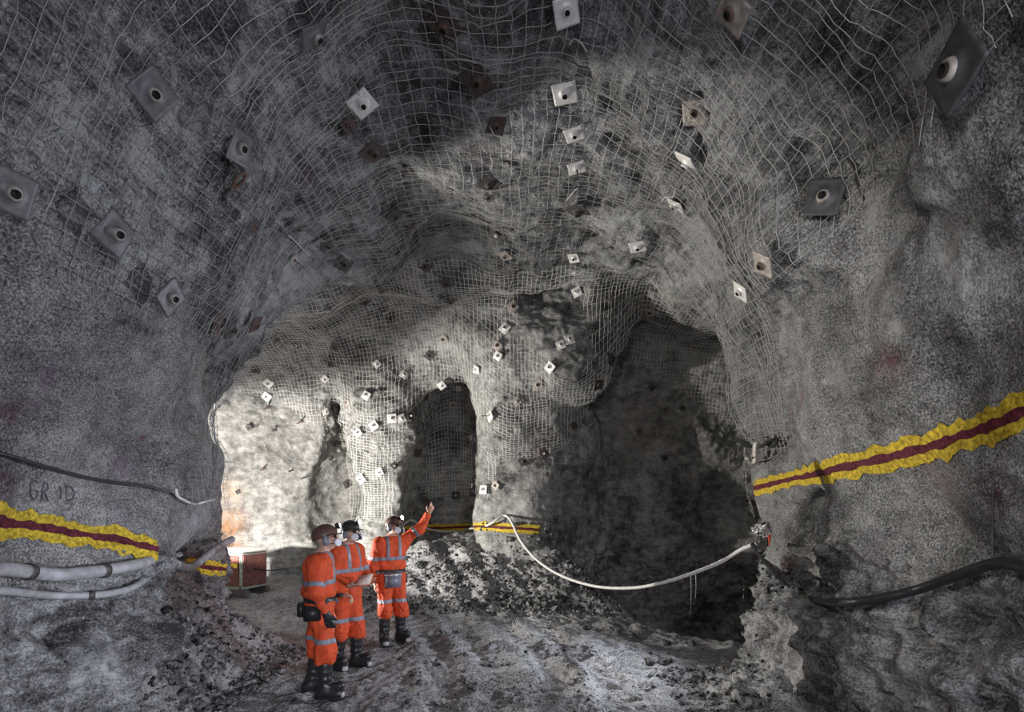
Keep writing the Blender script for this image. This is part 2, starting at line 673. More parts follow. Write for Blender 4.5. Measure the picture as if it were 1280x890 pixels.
# ------------------------------------------------------------------ draped weld mesh
def box_blur(a, k):
    for ax in (0, 1):
        p = np.pad(a, [(k, k) if i == ax else (0, 0) for i in (0, 1)], mode='edge')
        c = np.cumsum(p, axis=ax)
        c = np.concatenate([np.zeros_like(np.take(c, [0], ax)), c], ax)
        n = a.shape[ax]
        a = (np.take(c, np.arange(2 * k + 1, 2 * k + 1 + n), ax) - np.take(c, np.arange(n), ax)) / (2 * k + 1)
    return a


def march(O, D, r0, r1, step):
    """first distance along each ray where the field turns to rock"""
    shp = O.shape[:-1]
    O = O.reshape(-1, 3).astype(np.float32)
    D = D.reshape(-1, 3).astype(np.float32)
    r = np.full(len(O), r0, np.float32)
    out = np.full(len(O), r1, np.float32)
    live = np.arange(len(O))
    while len(live) and r[live].min() < r1:
        g = field(O[live] + D[live] * r[live, None], 1)[1]
        hit = g > -0.01
        out[live[hit]] = r[live[hit]]
        live = live[~hit]
        r[live] += np.clip(-g[~hit] * 0.5, step, 0.5)
        live = live[r[live] < r1]
    return out.reshape(shp)


class Drape:
    def __init__(self, s, t, origin, direction, rmax):
        self.s, self.t, self.o, self.d, self.rmax = s, t, origin, direction, rmax
        SS, TT = np.meshgrid(s, t, indexing='ij')
        r = march(origin(SS, TT), direction(SS, TT), 0.8, rmax + 0.6, 0.04)
        self.ok = r < rmax
        rc = np.minimum(r, rmax)
        sm = box_blur(box_blur(rc, 4), 4)
        self.ok &= np.abs(sm - rc) < 0.35
        self.r = np.minimum(rc, 0.5 * rc + 0.5 * sm) - (0.085 if rmax < 4.95 else 0.05)

    def point(self, s, t, lift=0.0):
        a = np.interp(s, self.s, np.arange(len(self.s)))
        b = np.interp(t, self.t, np.arange(len(self.t)))
        i = np.clip(a.astype(int), 0, len(self.s) - 2)
        j = np.clip(b.astype(int), 0, len(self.t) - 2)
        fa, fb = a - i, b - j
        R = self.r
        r = (R[i, j] * (1 - fa) + R[i + 1, j] * fa) * (1 - fb) + (R[i, j + 1] * (1 - fa) + R[i + 1, j + 1] * fa) * fb
        ok = self.ok[i, j] & self.ok[i + 1, j] & self.ok[i, j + 1] & self.ok[i + 1, j + 1]
        o, d = self.o(s, t), self.d(s, t)
        P = o + d * (r - lift)[..., None]
        P = P + 0.006 * np.stack([samp(VA, P.astype(np.float32) + k, 0.9) for k in (0, 3.1, 5.7)], -1)
        return P, ok


def in_poly(x, y, poly):
    inside = np.zeros(np.shape(x), bool)
    n = len(poly)
    for i in range(n):
        x1, y1 = poly[i]
        x2, y2 = poly[(i + 1) % n]
        if y1 == y2:
            continue
        c = ((y1 > y) != (y2 > y)) & (x < (x2 - x1) * (y - y1) / (y2 - y1) + x1)
        inside ^= c
    return inside


def polar_o(y, th):
    return np.stack([np.zeros_like(y), y, np.full_like(y, 2.0)], -1)


def polar_d(y, th):
    return np.stack([np.sin(th), np.zeros_like(y), np.cos(th)], -1)


def cross_o(x, ph):
    return np.stack([x, np.full_like(x, 9.7), np.full_like(x, 1.9)], -1)


def cross_d(x, ph):
    return np.stack([np.zeros_like(x), np.cos(ph), np.sin(ph)], -1)


near_d = Drape(np.arange(1.2, 9.01, 0.05), np.arange(-2.0, 2.01, 0.02), polar_o, polar_d, 4.9)
far_d = Drape(np.arange(-7.4, 4.9, 0.05), np.arange(-0.35, 2.0, 0.02), cross_o, cross_d, 5.0)

# where the mesh stops (traced on the wall surface)
BARE_LEFT = [(-4000, 262), (0, 270), (75, 292), (64, 352), (190, 390), (258, 420), (268, 430), (262, 520),
             (238, 600), (236, 640), (330, 640), (330, 3000), (-4000, 3000)]
BARE_RIGHT = [(6000, -2500), (1280, 10), (1195, 132), (1042, 298), (958, 372), (976, 470), (986, 560), (932, 598),
              (950, 676), (930, 690), (930, 3000), (6000, 3000)]
LOWX = [200, 300, 345, 378, 420, 432, 437, 515, 522, 612, 624, 660, 705, 722, 745, 770, 772, 800, 890, 960]
LOWY = [480, 492, 500, 526, 545, 565, 650, 650, 622, 624, 578, 575, 562, 540, 498, 475, 442, 456, 518, 560]


def near_keep(P):
    x, y = project(P)
    k = ~in_poly(x, y, BARE_LEFT) & ~in_poly(x, y, BARE_RIGHT)
    return k & (P[..., 2] > 0.9)


def far_keep(P):
    x, y = project(P)
    return (y < np.interp(x, LOWX, LOWY)) & (P[..., 1] > 8.3)


def runs(P, ok, maxgap=0.22):
    """cut a polyline into its valid stretches"""
    out, cur = [], []
    for i in range(len(P)):
        good = ok[i] and (not cur or np.linalg.norm(P[i] - cur[-1]) < maxgap)
        if ok[i] and not good:
            if len(cur) > 1:
                out.append(np.array(cur))
            cur = [P[i]]
        elif good:
            cur.append(P[i])
        else:
            if len(cur) > 1:
                out.append(np.array(cur))
            cur = []
    if len(cur) > 1:
        out.append(np.array(cur))
    return out


def mesh_sheet(label, D, keep, s0, s1, ds, t0, t1, dt, radius=0.0026, mat='wire'):
    paths = []
    tt = np.linspace(t0, t1, max(8, int((t1 - t0) * 3.4 / 0.055)))
    for s in np.arange(s0, s1 + 1e-6, ds):
        P, ok = D.point(np.full_like(tt, s) + 0.012 * np.sin(tt * 7 + s * 3), tt)
        paths += runs(P, ok & keep(P))
    cross = paths
    paths = []
    ss = np.arange(s0, s1 + 0.05, 0.055)
    for t in np.arange(t0, t1 + 1e-6, dt):
        P, ok = D.point(ss, np.full_like(ss, t) + 0.004 * np.sin(ss * 5 + t * 9), 0.006)
        paths += runs(P, ok & keep(P))
    if not cross and not paths:
        return
    allp = np.concatenate(cross + paths)
    c = allp.mean(0)
    e = empty('wire_mesh_sheet', tuple(c))
    tag(e, label, 'wire mesh', 'weld mesh sheets on roof and walls')
    for nm, ps in (('cross_wires', cross), ('line_wires', paths)):
        if ps:
            V, Q = tubes([p - c for p in ps], radius, 3)
            tag(link_mesh(nm, V, Q, M[mat], e), kind='stuff')


R_ = math.radians
for lab, y0, y1, a0, a1 in (
        ('grey weld mesh on the upper left wall around the big bolt plates', 1.3, 4.3, -88, -34),
        ('grey weld mesh of the roof crown at the top of the picture', 1.3, 4.3, -34, 20),
        ('grey weld mesh high on the right wall behind the largest plate', 1.3, 4.3, 20, 92),
        ('weld mesh running down the left rim of the near arch', 4.35, 7.9, -112, -34),
        ('weld mesh under the peaked middle of the near roof', 4.35, 6.6, -34, 24),
        ('pale weld mesh wrapped round the right rim of the near arch', 4.35, 7.6, 24, 112),
        ('weld mesh of the roof where the drifts meet', 6.65, 8.9, -34, 24)):
    mesh_sheet(lab, near_d, near_keep, y0, y1, 0.10, R_(a0), R_(a1), 0.0295, 0.0028, 'wire_shaded' if a0 < -80 else 'wire')
for lab, x0, x1, a0, a1 in (
        ('bright weld mesh above the whitest part of the back wall', -7.3, -3.75, -15, 62),
        ('weld mesh draped down the lit back pillar behind the men', -3.7, -2.05, -15, 62),
        ('weld mesh across the dark recess beside the back pillar', -2.0, -0.75, -15, 62),
        ('sagging weld mesh over the rock nose in the middle of the back wall', -0.7, 1.75, -15, 62),
        ('weld mesh with a straight lower edge above the dark right drift', 1.8, 4.8, -15, 62),
        ('dark weld mesh on the roof of the left drift', -7.3, -2.05, 62, 100),
        ('weld mesh on the roof over the back wall', -2.0, 1.75, 62, 100),
        ('weld mesh on the roof of the right drift', 1.8, 4.8, 62, 100)):
    mesh_sheet(lab, far_d, far_keep, x0, x1, 0.075, R_(a0), R_(a1), 0.0225, 0.0038, 'wire_lit')

# ------------------------------------------------------------------ materials of the objects
M['steel'] = plain('dull_galvanised', (0.15, 0.145, 0.155), 0.55, 0.35, 0.25, 25, 0.1)
M['steel_grey'] = plain('grey_steel', (0.085, 0.085, 0.09), 0.55, 0.3, 0.3, 25, 0.1)
M['steel_pale_lit'] = plain('lit_galvanised', (0.72, 0.70, 0.68), 0.5, 0.25, 0.12, 25, 0.1)  # lit bolt plates: their brightness under the strobe is put into the colour
M['steel_rust'] = plain('rusty_steel', (0.085, 0.058, 0.055), 0.7, 0.25, 0.4, 30, 0.2)
M['steel_dark'] = plain('dark_steel', (0.075, 0.068, 0.068), 0.6, 0.4, 0.3, 30, 0.1)  # dark steel; also tones plates in the roof's shade darker than lit ones
M['steel_tan'] = plain('stained_steel', (0.36, 0.32, 0.29), 0.6, 0.25, 0.35, 25, 0.1)
M['rust'] = plain('rust', (0.13, 0.08, 0.06), 0.8, 0.1, 0.4, 60, 0.2)
M['hole'] = plain('bolt_bore', (0.012, 0.010, 0.009), 0.9)
M['black'] = plain('black_plastic', (0.018, 0.018, 0.02), 0.45, 0, 0.2, 50)
M['rubber'] = plain('black_rubber', (0.022, 0.022, 0.024), 0.38, 0, 0.25, 30, 0.15)
M['cable_black'] = plain('black_cable', (0.03, 0.03, 0.032), 0.35)
M['cable_grey'] = plain('dusty_hose', (0.34, 0.34, 0.36), 0.6, 0, 0.3, 14, 0.2)
M['cable_white'] = plain('white_cable', (0.62, 0.61, 0.58), 0.5, 0, 0.12, 20)

# added unseen discs that block the strobe's light on roof and floor
kl = empty('strobe_blocker', (KEY[0], KEY[1], 0))
tag(kl, 'unseen black discs on a post, added to cut the strobe light', 'light blocker')


def disc(name, z, r, th, mat, parent, n=32):
    bm = bmesh.new()
    bmesh.ops.create_cone(bm, cap_ends=True, segments=n, radius1=r, radius2=r, depth=th, matrix=Matrix.Translation((0, 0, z)))
    return bm_obj(name, bm, mat, parent, False)


disc('upper_blocker', KEY[2] + 0.25, 0.30, 0.01, M['black'], kl)
disc('lower_blocker', KEY[2] - 0.17, 0.65, 0.01, M['black'], kl)
disc('post', (KEY[2] - 0.17) / 2, 0.02, KEY[2] - 0.17, M['steel_dark'], kl, 12)
hp = [(KEY[0] - KEY[0] + 0.27 * math.cos(a), 0.27 * math.sin(a), 0) for a in (2.5, 3.3, 4.2)]
for x, y, _ in hp:
    V, Q = tubes([[(x, y, KEY[2] - 0.17), (x, y, KEY[2] + 0.25)]], 0.006, 6)
    link_mesh('blocker_rod', V, Q, M['steel_dark'], kl)


# ------------------------------------------------------------------ rock bolt plates


def plate_mesh(bend):
    """0.2 m square plate, pressed dome in the middle, slightly bent corners"""
    n = 13
    g = np.linspace(-0.1, 0.1, n)
    X, Y = np.meshgrid(g, g, indexing='ij')
    r = np.hypot(X, Y)
    z = 0.026 * np.exp(-(np.maximum(r - 0.018, 0) / 0.024) ** 2) + bend[0] * (X / 0.1) ** 2 + bend[1] * X * Y / 0.01 + bend[2] * (Y / 0.1) ** 3
    top = np.stack([X, Y, z], -1).reshape(-1, 3)
    bot = top - np.array([0, 0, 0.007])
    V = np.concatenate([top, bot])
    idx = np.arange(n * n).reshape(n, n)
    Q = []
    for i in range(n - 1):
        for j in range(n - 1):
            Q.append((idx[i, j], idx[i + 1, j], idx[i + 1, j + 1], idx[i, j + 1]))
            Q.append(tuple(n * n + k for k in (idx[i, j + 1], idx[i + 1, j + 1], idx[i + 1, j], idx[i, j])))
    rim = [idx[i, 0] for i in range(n)] + [idx[n - 1, j] for j in range(1, n)] + [idx[i, n - 1] for i in range(n - 2, -1, -1)] + [idx[0, j] for j in range(n - 2, 0, -1)]
    for a, b in zip(rim, rim[1:] + rim[:1]):
        Q.append((b, a, a + n * n, b + n * n))
    return V, np.array(Q)


def revolve(profile, n=16):
    V, Q = [], []
    for r, z in profile:
        for k in range(n):
            a = 2 * math.pi * k / n
            V.append((r * math.cos(a), r * math.sin(a), z))
    for i in range(len(profile) - 1):
        for k in range(n):
            a, b = i * n + k, i * n + (k + 1) % n
            Q.append((a, b, b + n, a + n))
    return np.array(V), np.array(Q)


BENDS = [(0.004, 0.0, 0.0), (-0.012, 0.010, 0.004), (0.010, -0.012, -0.006), (-0.022, 0.0, 0.0)]
PLATE_CACHE = {}


def plate_proto(kind, bend):
    key = (kind, bend)
    if key not in PLATE_CACHE:
        V, Q = plate_mesh(BENDS[bend])
        PLATE_CACHE[key] = [link_data('bolt_plate', V, Q, M[kind])]
    return PLATE_CACHE[key]


def link_data(name, V, Q, mat):
    me = bpy.data.meshes.new(name)
    me.from_pydata([tuple(p) for p in V], [], [tuple(int(k) for k in f) for f in Q])
    for p in me.polygons:
        p.use_smooth = True
    me.materials.append(mat)
    me.update()
    return me


cv, cq = revolve([(0.036, 0.016), (0.034, 0.030), (0.026, 0.035), (0.020, 0.033), (0.019, 0.022)])
COLLAR = {k: link_data('collar', cv, cq, M[k]) for k in ('steel', 'steel_pale_lit', 'steel_rust', 'steel_tan', 'rust', 'steel_dark')}
tv, tq = revolve([(0.0001, 0.030), (0.0175, 0.030), (0.0165, 0.042), (0.0205, 0.042), (0.0215, 0.01)])
TUBE = link_data('bolt_tube', tv, tq, M['hole'])
sv_, sq_ = revolve([(0.009, 0.02), (0.009, 0.16), (0.0001, 0.163)], 8)
STUB = link_data('bolt_tail', sv_, sq_, M['steel_dark'])
nv_, nq_ = revolve([(0.026, 0.028), (0.026, 0.058), (0.012, 0.066), (0.0001, 0.068)], 6)
NUT = link_data('nut_cap', nv_, nq_, M['steel_pale_lit'])


def child(name, me, parent):
    o = bpy.data.objects.new(name, me)
    COL.objects.link(o)
    o.parent = parent
    return o


def frame_from_normal(n, roll, tilt=(0, 0)):
    n = (n + Vector((tilt[0], 0, tilt[1]))).normalized()
    ref = Vector((0, 1, 0)) if abs(n.y) < 0.85 else Vector((0, 0, 1))
    x = (ref - n * ref.dot(n)).normalized()
    y = n.cross(x)
    c, s = math.cos(roll), math.sin(roll)
    return Matrix((x * c + y * s, y * c - x * s, n)).transposed().to_4x4()


GROUPS = {'n': 'rock bolt plates of the near arch', 'f': 'rock bolt plates of the back wall', 'r': 'rock bolt plates of the dark roof'}


def plate(px_, py_, kind, roll, size, group, label, bend=0, fit='tube', tilt=(0, 0), face=0.12):
    p = ray(px_, py_)
    if p is None:
        print('plate missed', label)
        return
    n = inward(p)
    tocam = (Vector((0, 0, EYE)) - p).normalized()
    n0 = n
    n = (n * (1 - face) + tocam * face).normalized()
    e = empty('bolt_plate', (0, 0, 0))
    sc = size
    e.matrix_world = Matrix.Translation(p + tocam * min(0.30, (0.135 if p.y < 8.0 else 0.075) / max(0.3, n0.dot(tocam)))) @ frame_from_normal(n, R_(roll), tilt) @ Matrix.Diagonal((sc, sc, sc, 1))
    tag(e, label, 'bolt plate', GROUPS[group])
    child('plate', plate_proto(kind, bend)[0], e)
    child('collar', COLLAR[{'steel': 'steel_tan', 'steel_grey': 'steel_tan', 'steel_pale_lit': 'steel_pale_lit', 'steel_rust': 'rust', 'steel_tan': 'rust', 'steel_dark': 'steel_rust'}[kind]], e)
    if fit == 'tube':
        child('bolt_tube', TUBE, e)
    elif fit == 'tail':
        child('bolt_tail', STUB, e)
    elif fit == 'nut':
        child('nut', NUT, e)
    return e


PLATES = [
    # near arch, left
    (14, 240, 'steel', 8, 1.0, 'n', 'grey plate cut by the left edge of the picture', 0),
    (192, 117, 'steel', 80, 1.0, 'n', 'large grey diamond plate high on the upper left wall', 0),
    (145, 292, 'steel', 76, 1.0, 'n', 'large grey plate with bent corners at the lower edge of the left mesh', 1),
    (214, 372, 'steel', 62, 1.0, 'n', 'grey plate at the mesh edge right of the bent-cornered left plate', 0),
    (395, 45, 'steel', 75, 1.0, 'n', 'silvery plate half in shadow on the roof at the upper left', 1),
    (453, 130, 'steel_pale_lit', 20, 1.0, 'n', 'brightest plate of the upper left roof, a silver diamond with a dark bore', 0),
    (300, 184, 'steel', 15, 1.0, 'n', 'grey plate with a rusty hook hanging below it', 2),
    (337, 257, 'steel', 20, 0.95, 'n', 'faint grey plate with a small bore right of the rusty hook', 1),
    (368, 325, 'steel_tan', 60, 0.5, 'n', 'small tan plate with bolt tails on the left roof slope', 2, 'tail'),
    (318, 284, 'steel_rust', 50, 0.5, 'n', 'small rusty plate below the faint grey plate on the left', 2),
    (374, 286, 'steel_dark', 55, 0.6, 'n', 'small dark plate beside a bright loose wire on the left roof slope', 0),
    (272, 405, 'steel_rust', 10, 1.0, 'n', 'brown upright plate on the left rim at the mesh corner', 0),
    (291, 412, 'steel_dark', 35, 0.9, 'n', 'dark plate seen edge-on beside the brown upright plate', 3),
    (320, 406, 'steel_rust', 30, 0.9, 'n', 'brown plate on the very edge of the left rim', 0),
    (338, 408, 'steel_dark', 60, 0.9, 'r', 'dark plate just inside the left rim', 2),
    (467, 190, 'steel_rust', 30, 1.0, 'r', 'rust-brown diamond plate below the brightest roof plate', 0),
    (436, 157, 'steel_rust', 10, 0.6, 'r', 'small rusty plate with sprung wire under the silver diamond plate', 2, 'tail'),
    (555, 33, 'steel_rust', 55, 1.15, 'n', 'large brown plate in a shadowed hollow at the top middle', 1),
    (597, 101, 'steel_rust', 40, 1.1, 'n', 'brown plate on the roof crown above the loose pale wires', 0),
    (620, 157, 'steel_rust', 70, 0.8, 'n', 'brown plate with pale wire ends hanging across it', 2),
    (503, 216, 'steel_dark', 20, 0.95, 'r', 'dark tilted plate in the upper row of the shaded roof', 0),
    (475, 229, 'steel_dark', 65, 0.7, 'r', 'dark bent plate left of the dark tilted plate', 2),
    (493, 270, 'steel_dark', 30, 0.9, 'r', 'dark diamond plate with a fine bore in the middle of the shaded roof', 0),
    (515, 282, 'steel_rust', 60, 0.6, 'r', 'small rusty plate right of the dark diamond with a fine bore', 2, 'tail'),
    (519, 301, 'steel_dark', 40, 0.9, 'r', 'dark folded plate below the small rusty plate of the shaded roof', 1),
    (612, 231, 'steel_dark', 35, 1.0, 'n', 'dark plate high under the crown with a smaller one touching below', 1),
    (610, 247, 'steel_dark', 60, 0.6, 'n', 'small dark plate touching the lower edge of a larger one under the crown', 0),
    (622, 291, 'steel_dark', 20, 1.1, 'n', 'dark plate with one shining spot on its bolt under the crown', 0, 'nut'),
    (410, 307, 'steel_dark', 70, 0.9, 'r', 'dark plate beside bright sprung wires at the left of the shaded roof', 1),
    (430, 330, 'steel_dark', 30, 1.0, 'r', 'flat dark plate seen nearly edge-on left in the shaded roof', 0),
    (531, 332, 'steel_dark', 45, 1.0, 'r', 'dark flat diamond plate, topmost of the five lower shaded roof plates', 0),
    (477, 361, 'steel_dark', 15, 0.95, 'r', 'dark square plate up and right of a dark diamond plate in the shade', 0),
    (456, 377, 'steel_dark', 30, 0.95, 'r', 'dark diamond plate touching the dark square plate at its lower left', 0),
    (557, 355, 'steel_dark', 15, 0.95, 'r', 'dark square plate with a ragged upper edge right in the shaded roof', 1),
    (563, 377, 'steel_dark', 40, 0.8, 'r', 'dark wedge-like plate below the ragged-edged square plate', 2),
    (488, 398, 'steel_dark', 10, 1.0, 'r', 'blackish plate just above sprung wire ends in the shaded roof', 1),
    (371, 431, 'steel_dark', 20, 0.8, 'r', 'dark plate with one shining spot low in the left shade', 0, 'nut'),
    (319, 462, 'steel_dark', 60, 0.9, 'r', 'crumpled dark plate in the shadow behind the left rim', 2),
    (413, 455, 'steel_dark', 20, 0.8, 'r', 'dark plate below the mesh fringe at the left shade line', 0),
    (418, 434, 'steel_dark', 60, 0.8, 'r', 'dark folded plate on the left shade line', 2),
    # near arch, right
    (708, 15, 'steel_pale_lit', 8, 0.88, 'n', 'long pale plate cut by the top edge above the middle', 0),
    (706, 117, 'steel_pale_lit', 15, 1.0, 'n', 'bright white plate with a rusty bore right of the roof crown', 0),
    (718, 168, 'steel_pale_lit', 20, 0.85, 'n', 'narrow bright plate just below the white plate with the rusty bore', 0),
    (721, 210, 'steel_pale_lit', 15, 0.85, 'n', 'narrow bright plate with a bolt tail and a pale wire hanging from it', 0, 'tail'),
    (722, 265, 'steel_dark', 30, 1.2, 'n', 'large blackish round-looking plate right of the crown', 1),
    (717, 323, 'steel_pale_lit', 30, 0.85, 'n', 'pale plate topmost of three close together below the blackish plate', 0),
    (719, 341, 'steel_pale_lit', 60, 0.6, 'n', 'small pale plate in the middle of three below the blackish plate', 2),
    (721, 365, 'steel_pale_lit', 20, 0.85, 'n', 'bright plate with a dark bolt tail, lowest of three below the blackish plate', 0, 'tail'),
    (797, 309, 'steel_pale_lit', 25, 0.95, 'n', 'pale upright diamond plate in the middle of the right roof slope', 0),
    (844, 257, 'steel_pale_lit', 25, 0.9, 'n', 'bright white diamond plate with a pale wire above a dark hollow', 0),
    (858, 205, 'steel_pale_lit', 40, 1.0, 'n', 'curled pale plate just above the bright white diamond', 3),
    (868, 141, 'steel_tan', 30, 0.9, 'n', 'narrow tan plate seen edge-on with a ring bolt on the right slope', 0),
    (915, 14, 'steel_tan', 5, 1.1, 'n', 'greyish tan plate cut by the top edge on the right', 0),
    (1193, 86, 'steel_grey', 24, 1.25, 'n', 'the largest plate, dark grey with a rusty dome at the upper right', 0, 'tube', (0, 0), 0.27),
    (1030, 246, 'steel_grey', 68, 1.1, 'n', 'dark grey plate with a protruding bolt at the right mesh edge', 0, 'tube', (0, 0), 0.2),
    (953, 331, 'steel_tan', 45, 0.9, 'n', 'tan upright narrow plate at the corner of the right mesh edge', 0),
    (925, 365, 'steel_pale_lit', 40, 0.9, 'n', 'pale leaning plate below the tan narrow one', 0),
    (893, 406, 'steel_tan', 60, 0.9, 'n', 'pale plate with curled corners low on the right rim', 3),
    (912, 576, 'steel_tan', 50, 0.8, 'n', 'plate seen edge-on at the foot of the mesh on the right rim', 0),
    (868, 434, 'steel_tan', 50, 0.6, 'n', 'small stained plate on the edge of the right rim', 0),
    (812, 391, 'steel_tan', 40, 0.9, 'n', 'stained plate high in the mesh above the dark right drift', 0),
    # roof over the back wall
    (631, 320, 'steel_tan', 40, 0.9, 'f', 'pinkish plate seen edge-on above the rusty plate in the roof middle', 0),
    (644, 339, 'steel_rust', 40, 0.9, 'f', 'rusty plate at the step in the roof middle', 1),
    (641, 383, 'steel_tan', 40, 0.9, 'f', 'tan plate at the lower end of a taut pale wire', 0),
    (631, 410, 'steel_pale_lit', 50, 0.9, 'f', 'thin white diamond plate below the taut pale wire', 0),
    (621, 432, 'steel_tan', 50, 0.8, 'f', 'stained pale plate, upper of two touching above the rock nose', 0),
    (622, 445, 'steel_pale_lit', 55, 0.75, 'f', 'pale plate, lower of two touching above the rock nose', 0),
    (554, 424, 'steel_tan', 50, 0.9, 'f', 'tan plate at the ragged dark hole in the lit roof mesh', 0),
    (536, 445, 'steel_dark', 50, 0.8, 'f', 'dark plate below and left of the tan plate in the lit roof mesh', 1),
    (712, 424, 'steel_pale_lit', 15, 0.9, 'f', 'bright white square plate, right one of a pair right of the nose', 0),
    (701, 431, 'steel_pale_lit', 20, 0.8, 'f', 'narrow white plate, left one of a pair right of the nose', 0),
    (687, 459, 'steel_pale_lit', 30, 0.9, 'f', 'bright white diamond plate below the pair right of the nose', 0),
    (672, 481, 'steel_tan', 20, 0.9, 'f', 'pale rust-rimmed plate below the bright white diamond', 0),
    (646, 502, 'steel_tan', 40, 0.75, 'f', 'small pale plate with dark star bolt on the nose', 0, 'nut'),
    (612, 520, 'steel_pale_lit', 30, 1.0, 'f', 'round-looking bright plate with crossed bolt tails on the nose', 0, 'tail'),
    (595, 462, 'steel_pale_lit', 45, 0.75, 'f', 'small bright plate with dark spots at the top of the nose', 2),
    (573, 486, 'steel_pale_lit', 0, 0.6, 'f', 'small white plate on the upper left flank of the nose', 0),
    (566, 506, 'steel_tan', 40, 0.8, 'f', 'tangled dull plate on the left flank of the nose', 2),
    (588, 548, 'steel_pale_lit', 20, 0.55, 'f', 'small bright plate on the shadow edge of the nose', 0),
    (604, 612, 'steel_pale_lit', 10, 0.9, 'f', 'bright white upright plate at the foot of the nose mesh', 0),
    (619, 607, 'steel_tan', 45, 0.75, 'f', 'dull diamond plate beside the bright one at the foot of the nose mesh', 0),
    (680, 567, 'steel_rust', 30, 0.8, 'f', 'rusty plate with a shiny domed nut below the right of the nose', 0, 'nut'),
    (654, 577, 'steel_dark', 30, 0.8, 'f', 'dark plate at the end of the mesh left of the rusty domed one', 1),
    (718, 532, 'steel_rust', 30, 0.7, 'f', 'small rusty plate with a long dark bolt tail at the right mesh edge', 0, 'tail'),
    (765, 450, 'steel_dark', 0, 0.95, 'f', 'dark square plate under the roof step right of the nose', 0),
    (748, 481, 'steel_rust', 45, 0.95, 'f', 'dark red diamond plate at the mesh edge under the roof step', 0),
    (815, 484, 'steel_dark', 45, 0.7, 'f', 'dark plate high in the brown patch above the right drift', 0),
    (853, 510, 'steel_dark', 45, 0.6, 'f', 'small dark plate to the right in the brown patch above the right drift', 0),
    (799, 539, 'steel_dark', 30, 0.6, 'f', 'small dark plate in the middle of the brown patch', 0),
    (831, 572, 'steel_dark', 30, 0.6, 'f', 'small dark plate lowest in the brown patch above the right drift', 0),
    # back wall, left
    (335, 479, 'steel_pale_lit', 40, 0.9, 'f', 'bright bent plate, upper one at the top left of the lit wall', 2),
    (333, 496, 'steel_pale_lit', 45, 0.9, 'f', 'bright bent plate, lower one at the top left of the lit wall', 2),
    (407, 515, 'steel_pale_lit', 40, 0.75, 'f', 'small white plate leftmost in the lit mesh above the pillar', 0),
    (433, 503, 'steel_tan', 50, 0.7, 'f', 'dull small plate between the leftmost white plate and a curled one', 0),
    (457, 494, 'steel_pale_lit', 60, 0.85, 'f', 'curled thin white plate at the top of the lit pillar', 3),
    (475, 488, 'steel_dark', 60, 0.7, 'f', 'thin dark plate right of the curled white one', 0),
    (471, 455, 'steel_pale_lit', 45, 0.7, 'f', 'small pale plate where sprung wire ends fan out', 2),
    (406, 474, 'steel_pale_lit', 30, 0.7, 'f', 'thin pale plate at the left end of the mesh fringe', 3),
    (505, 468, 'steel_pale_lit', 60, 0.8, 'f', 'short bright curled plate in the shaded band of the lit mesh', 3),
    (552, 482, 'steel_pale_lit', 40, 0.8, 'f', 'white plate with a dark bore beside the top of the dark recess', 0),
    (447, 541, 'steel_pale_lit', 35, 0.8, 'f', 'white plate, lowest of a row of four sloping across the lit pillar', 0),
    (467, 532, 'steel_pale_lit', 35, 0.9, 'f', 'white plate with dark bolt, second of the sloping row on the pillar', 0),
    (490, 523, 'steel_pale_lit', 5, 0.95, 'f', 'white square plate with a square bore at the top right of the pillar', 0),
    (502, 523, 'steel_pale_lit', 25, 0.85, 'f', 'white pointed plate right of the white square one', 0),
    (513, 520, 'steel_dark', 10, 0.8, 'f', 'half-lit plate just inside the dark recess', 0, 'nut'),
    (474, 590, 'steel_pale_lit', 20, 0.75, 'f', 'white plate in the middle of the lit pillar', 0),
    (451, 599, 'steel_pale_lit', 30, 0.9, 'f', 'tall narrow white plate low on the lit pillar', 0),
    (493, 582, 'steel_dark', 40, 0.7, 'f', 'dark plate with star bolt on the right flank of the pillar', 0, 'nut'),
    (523, 566, 'steel_rust', 5, 0.95, 'f', 'dark reddish square plate at the left side of the dark recess', 0),
    (567, 560, 'steel_dark', 0, 0.95, 'f', 'black square plate in the middle of the dark recess', 0),
    (570, 619, 'steel_dark', 0, 0.95, 'f', 'black square plate with a shining bolt at the foot of the recess', 0, 'nut'),
    (532, 626, 'steel_dark', 20, 0.9, 'f', 'black plate just right of the pointing hand', 0),
    (533, 496, 'steel_dark', 40, 0.95, 'f', 'dark plate in the roof corner of the dark recess', 0),
    (434, 605, 'steel_dark', 30, 0.9, 'f', 'dark round-looking plate in the shade left of the pillar', 1),
    (422, 555, 'steel_dark', 0, 0.85, 'f', 'dark square plate in the shade left of the pillar', 0),
    (414, 572, 'steel_dark', 30, 0.6, 'f', 'small dark diamond below the dark square in the shade', 0),
    (311, 535, 'steel_dark', 35, 0.6, 'f', 'small dark plate high on the bare white wall', 0),
    (297, 615, 'steel_dark', 30, 0.45, 'f', 'tiny dark plate low at the left of the bare white wall', 0),
]
for rec in PLATES:
    if rec[0] < 1280:
        plate(*rec)

# ------------------------------------------------------------------ people


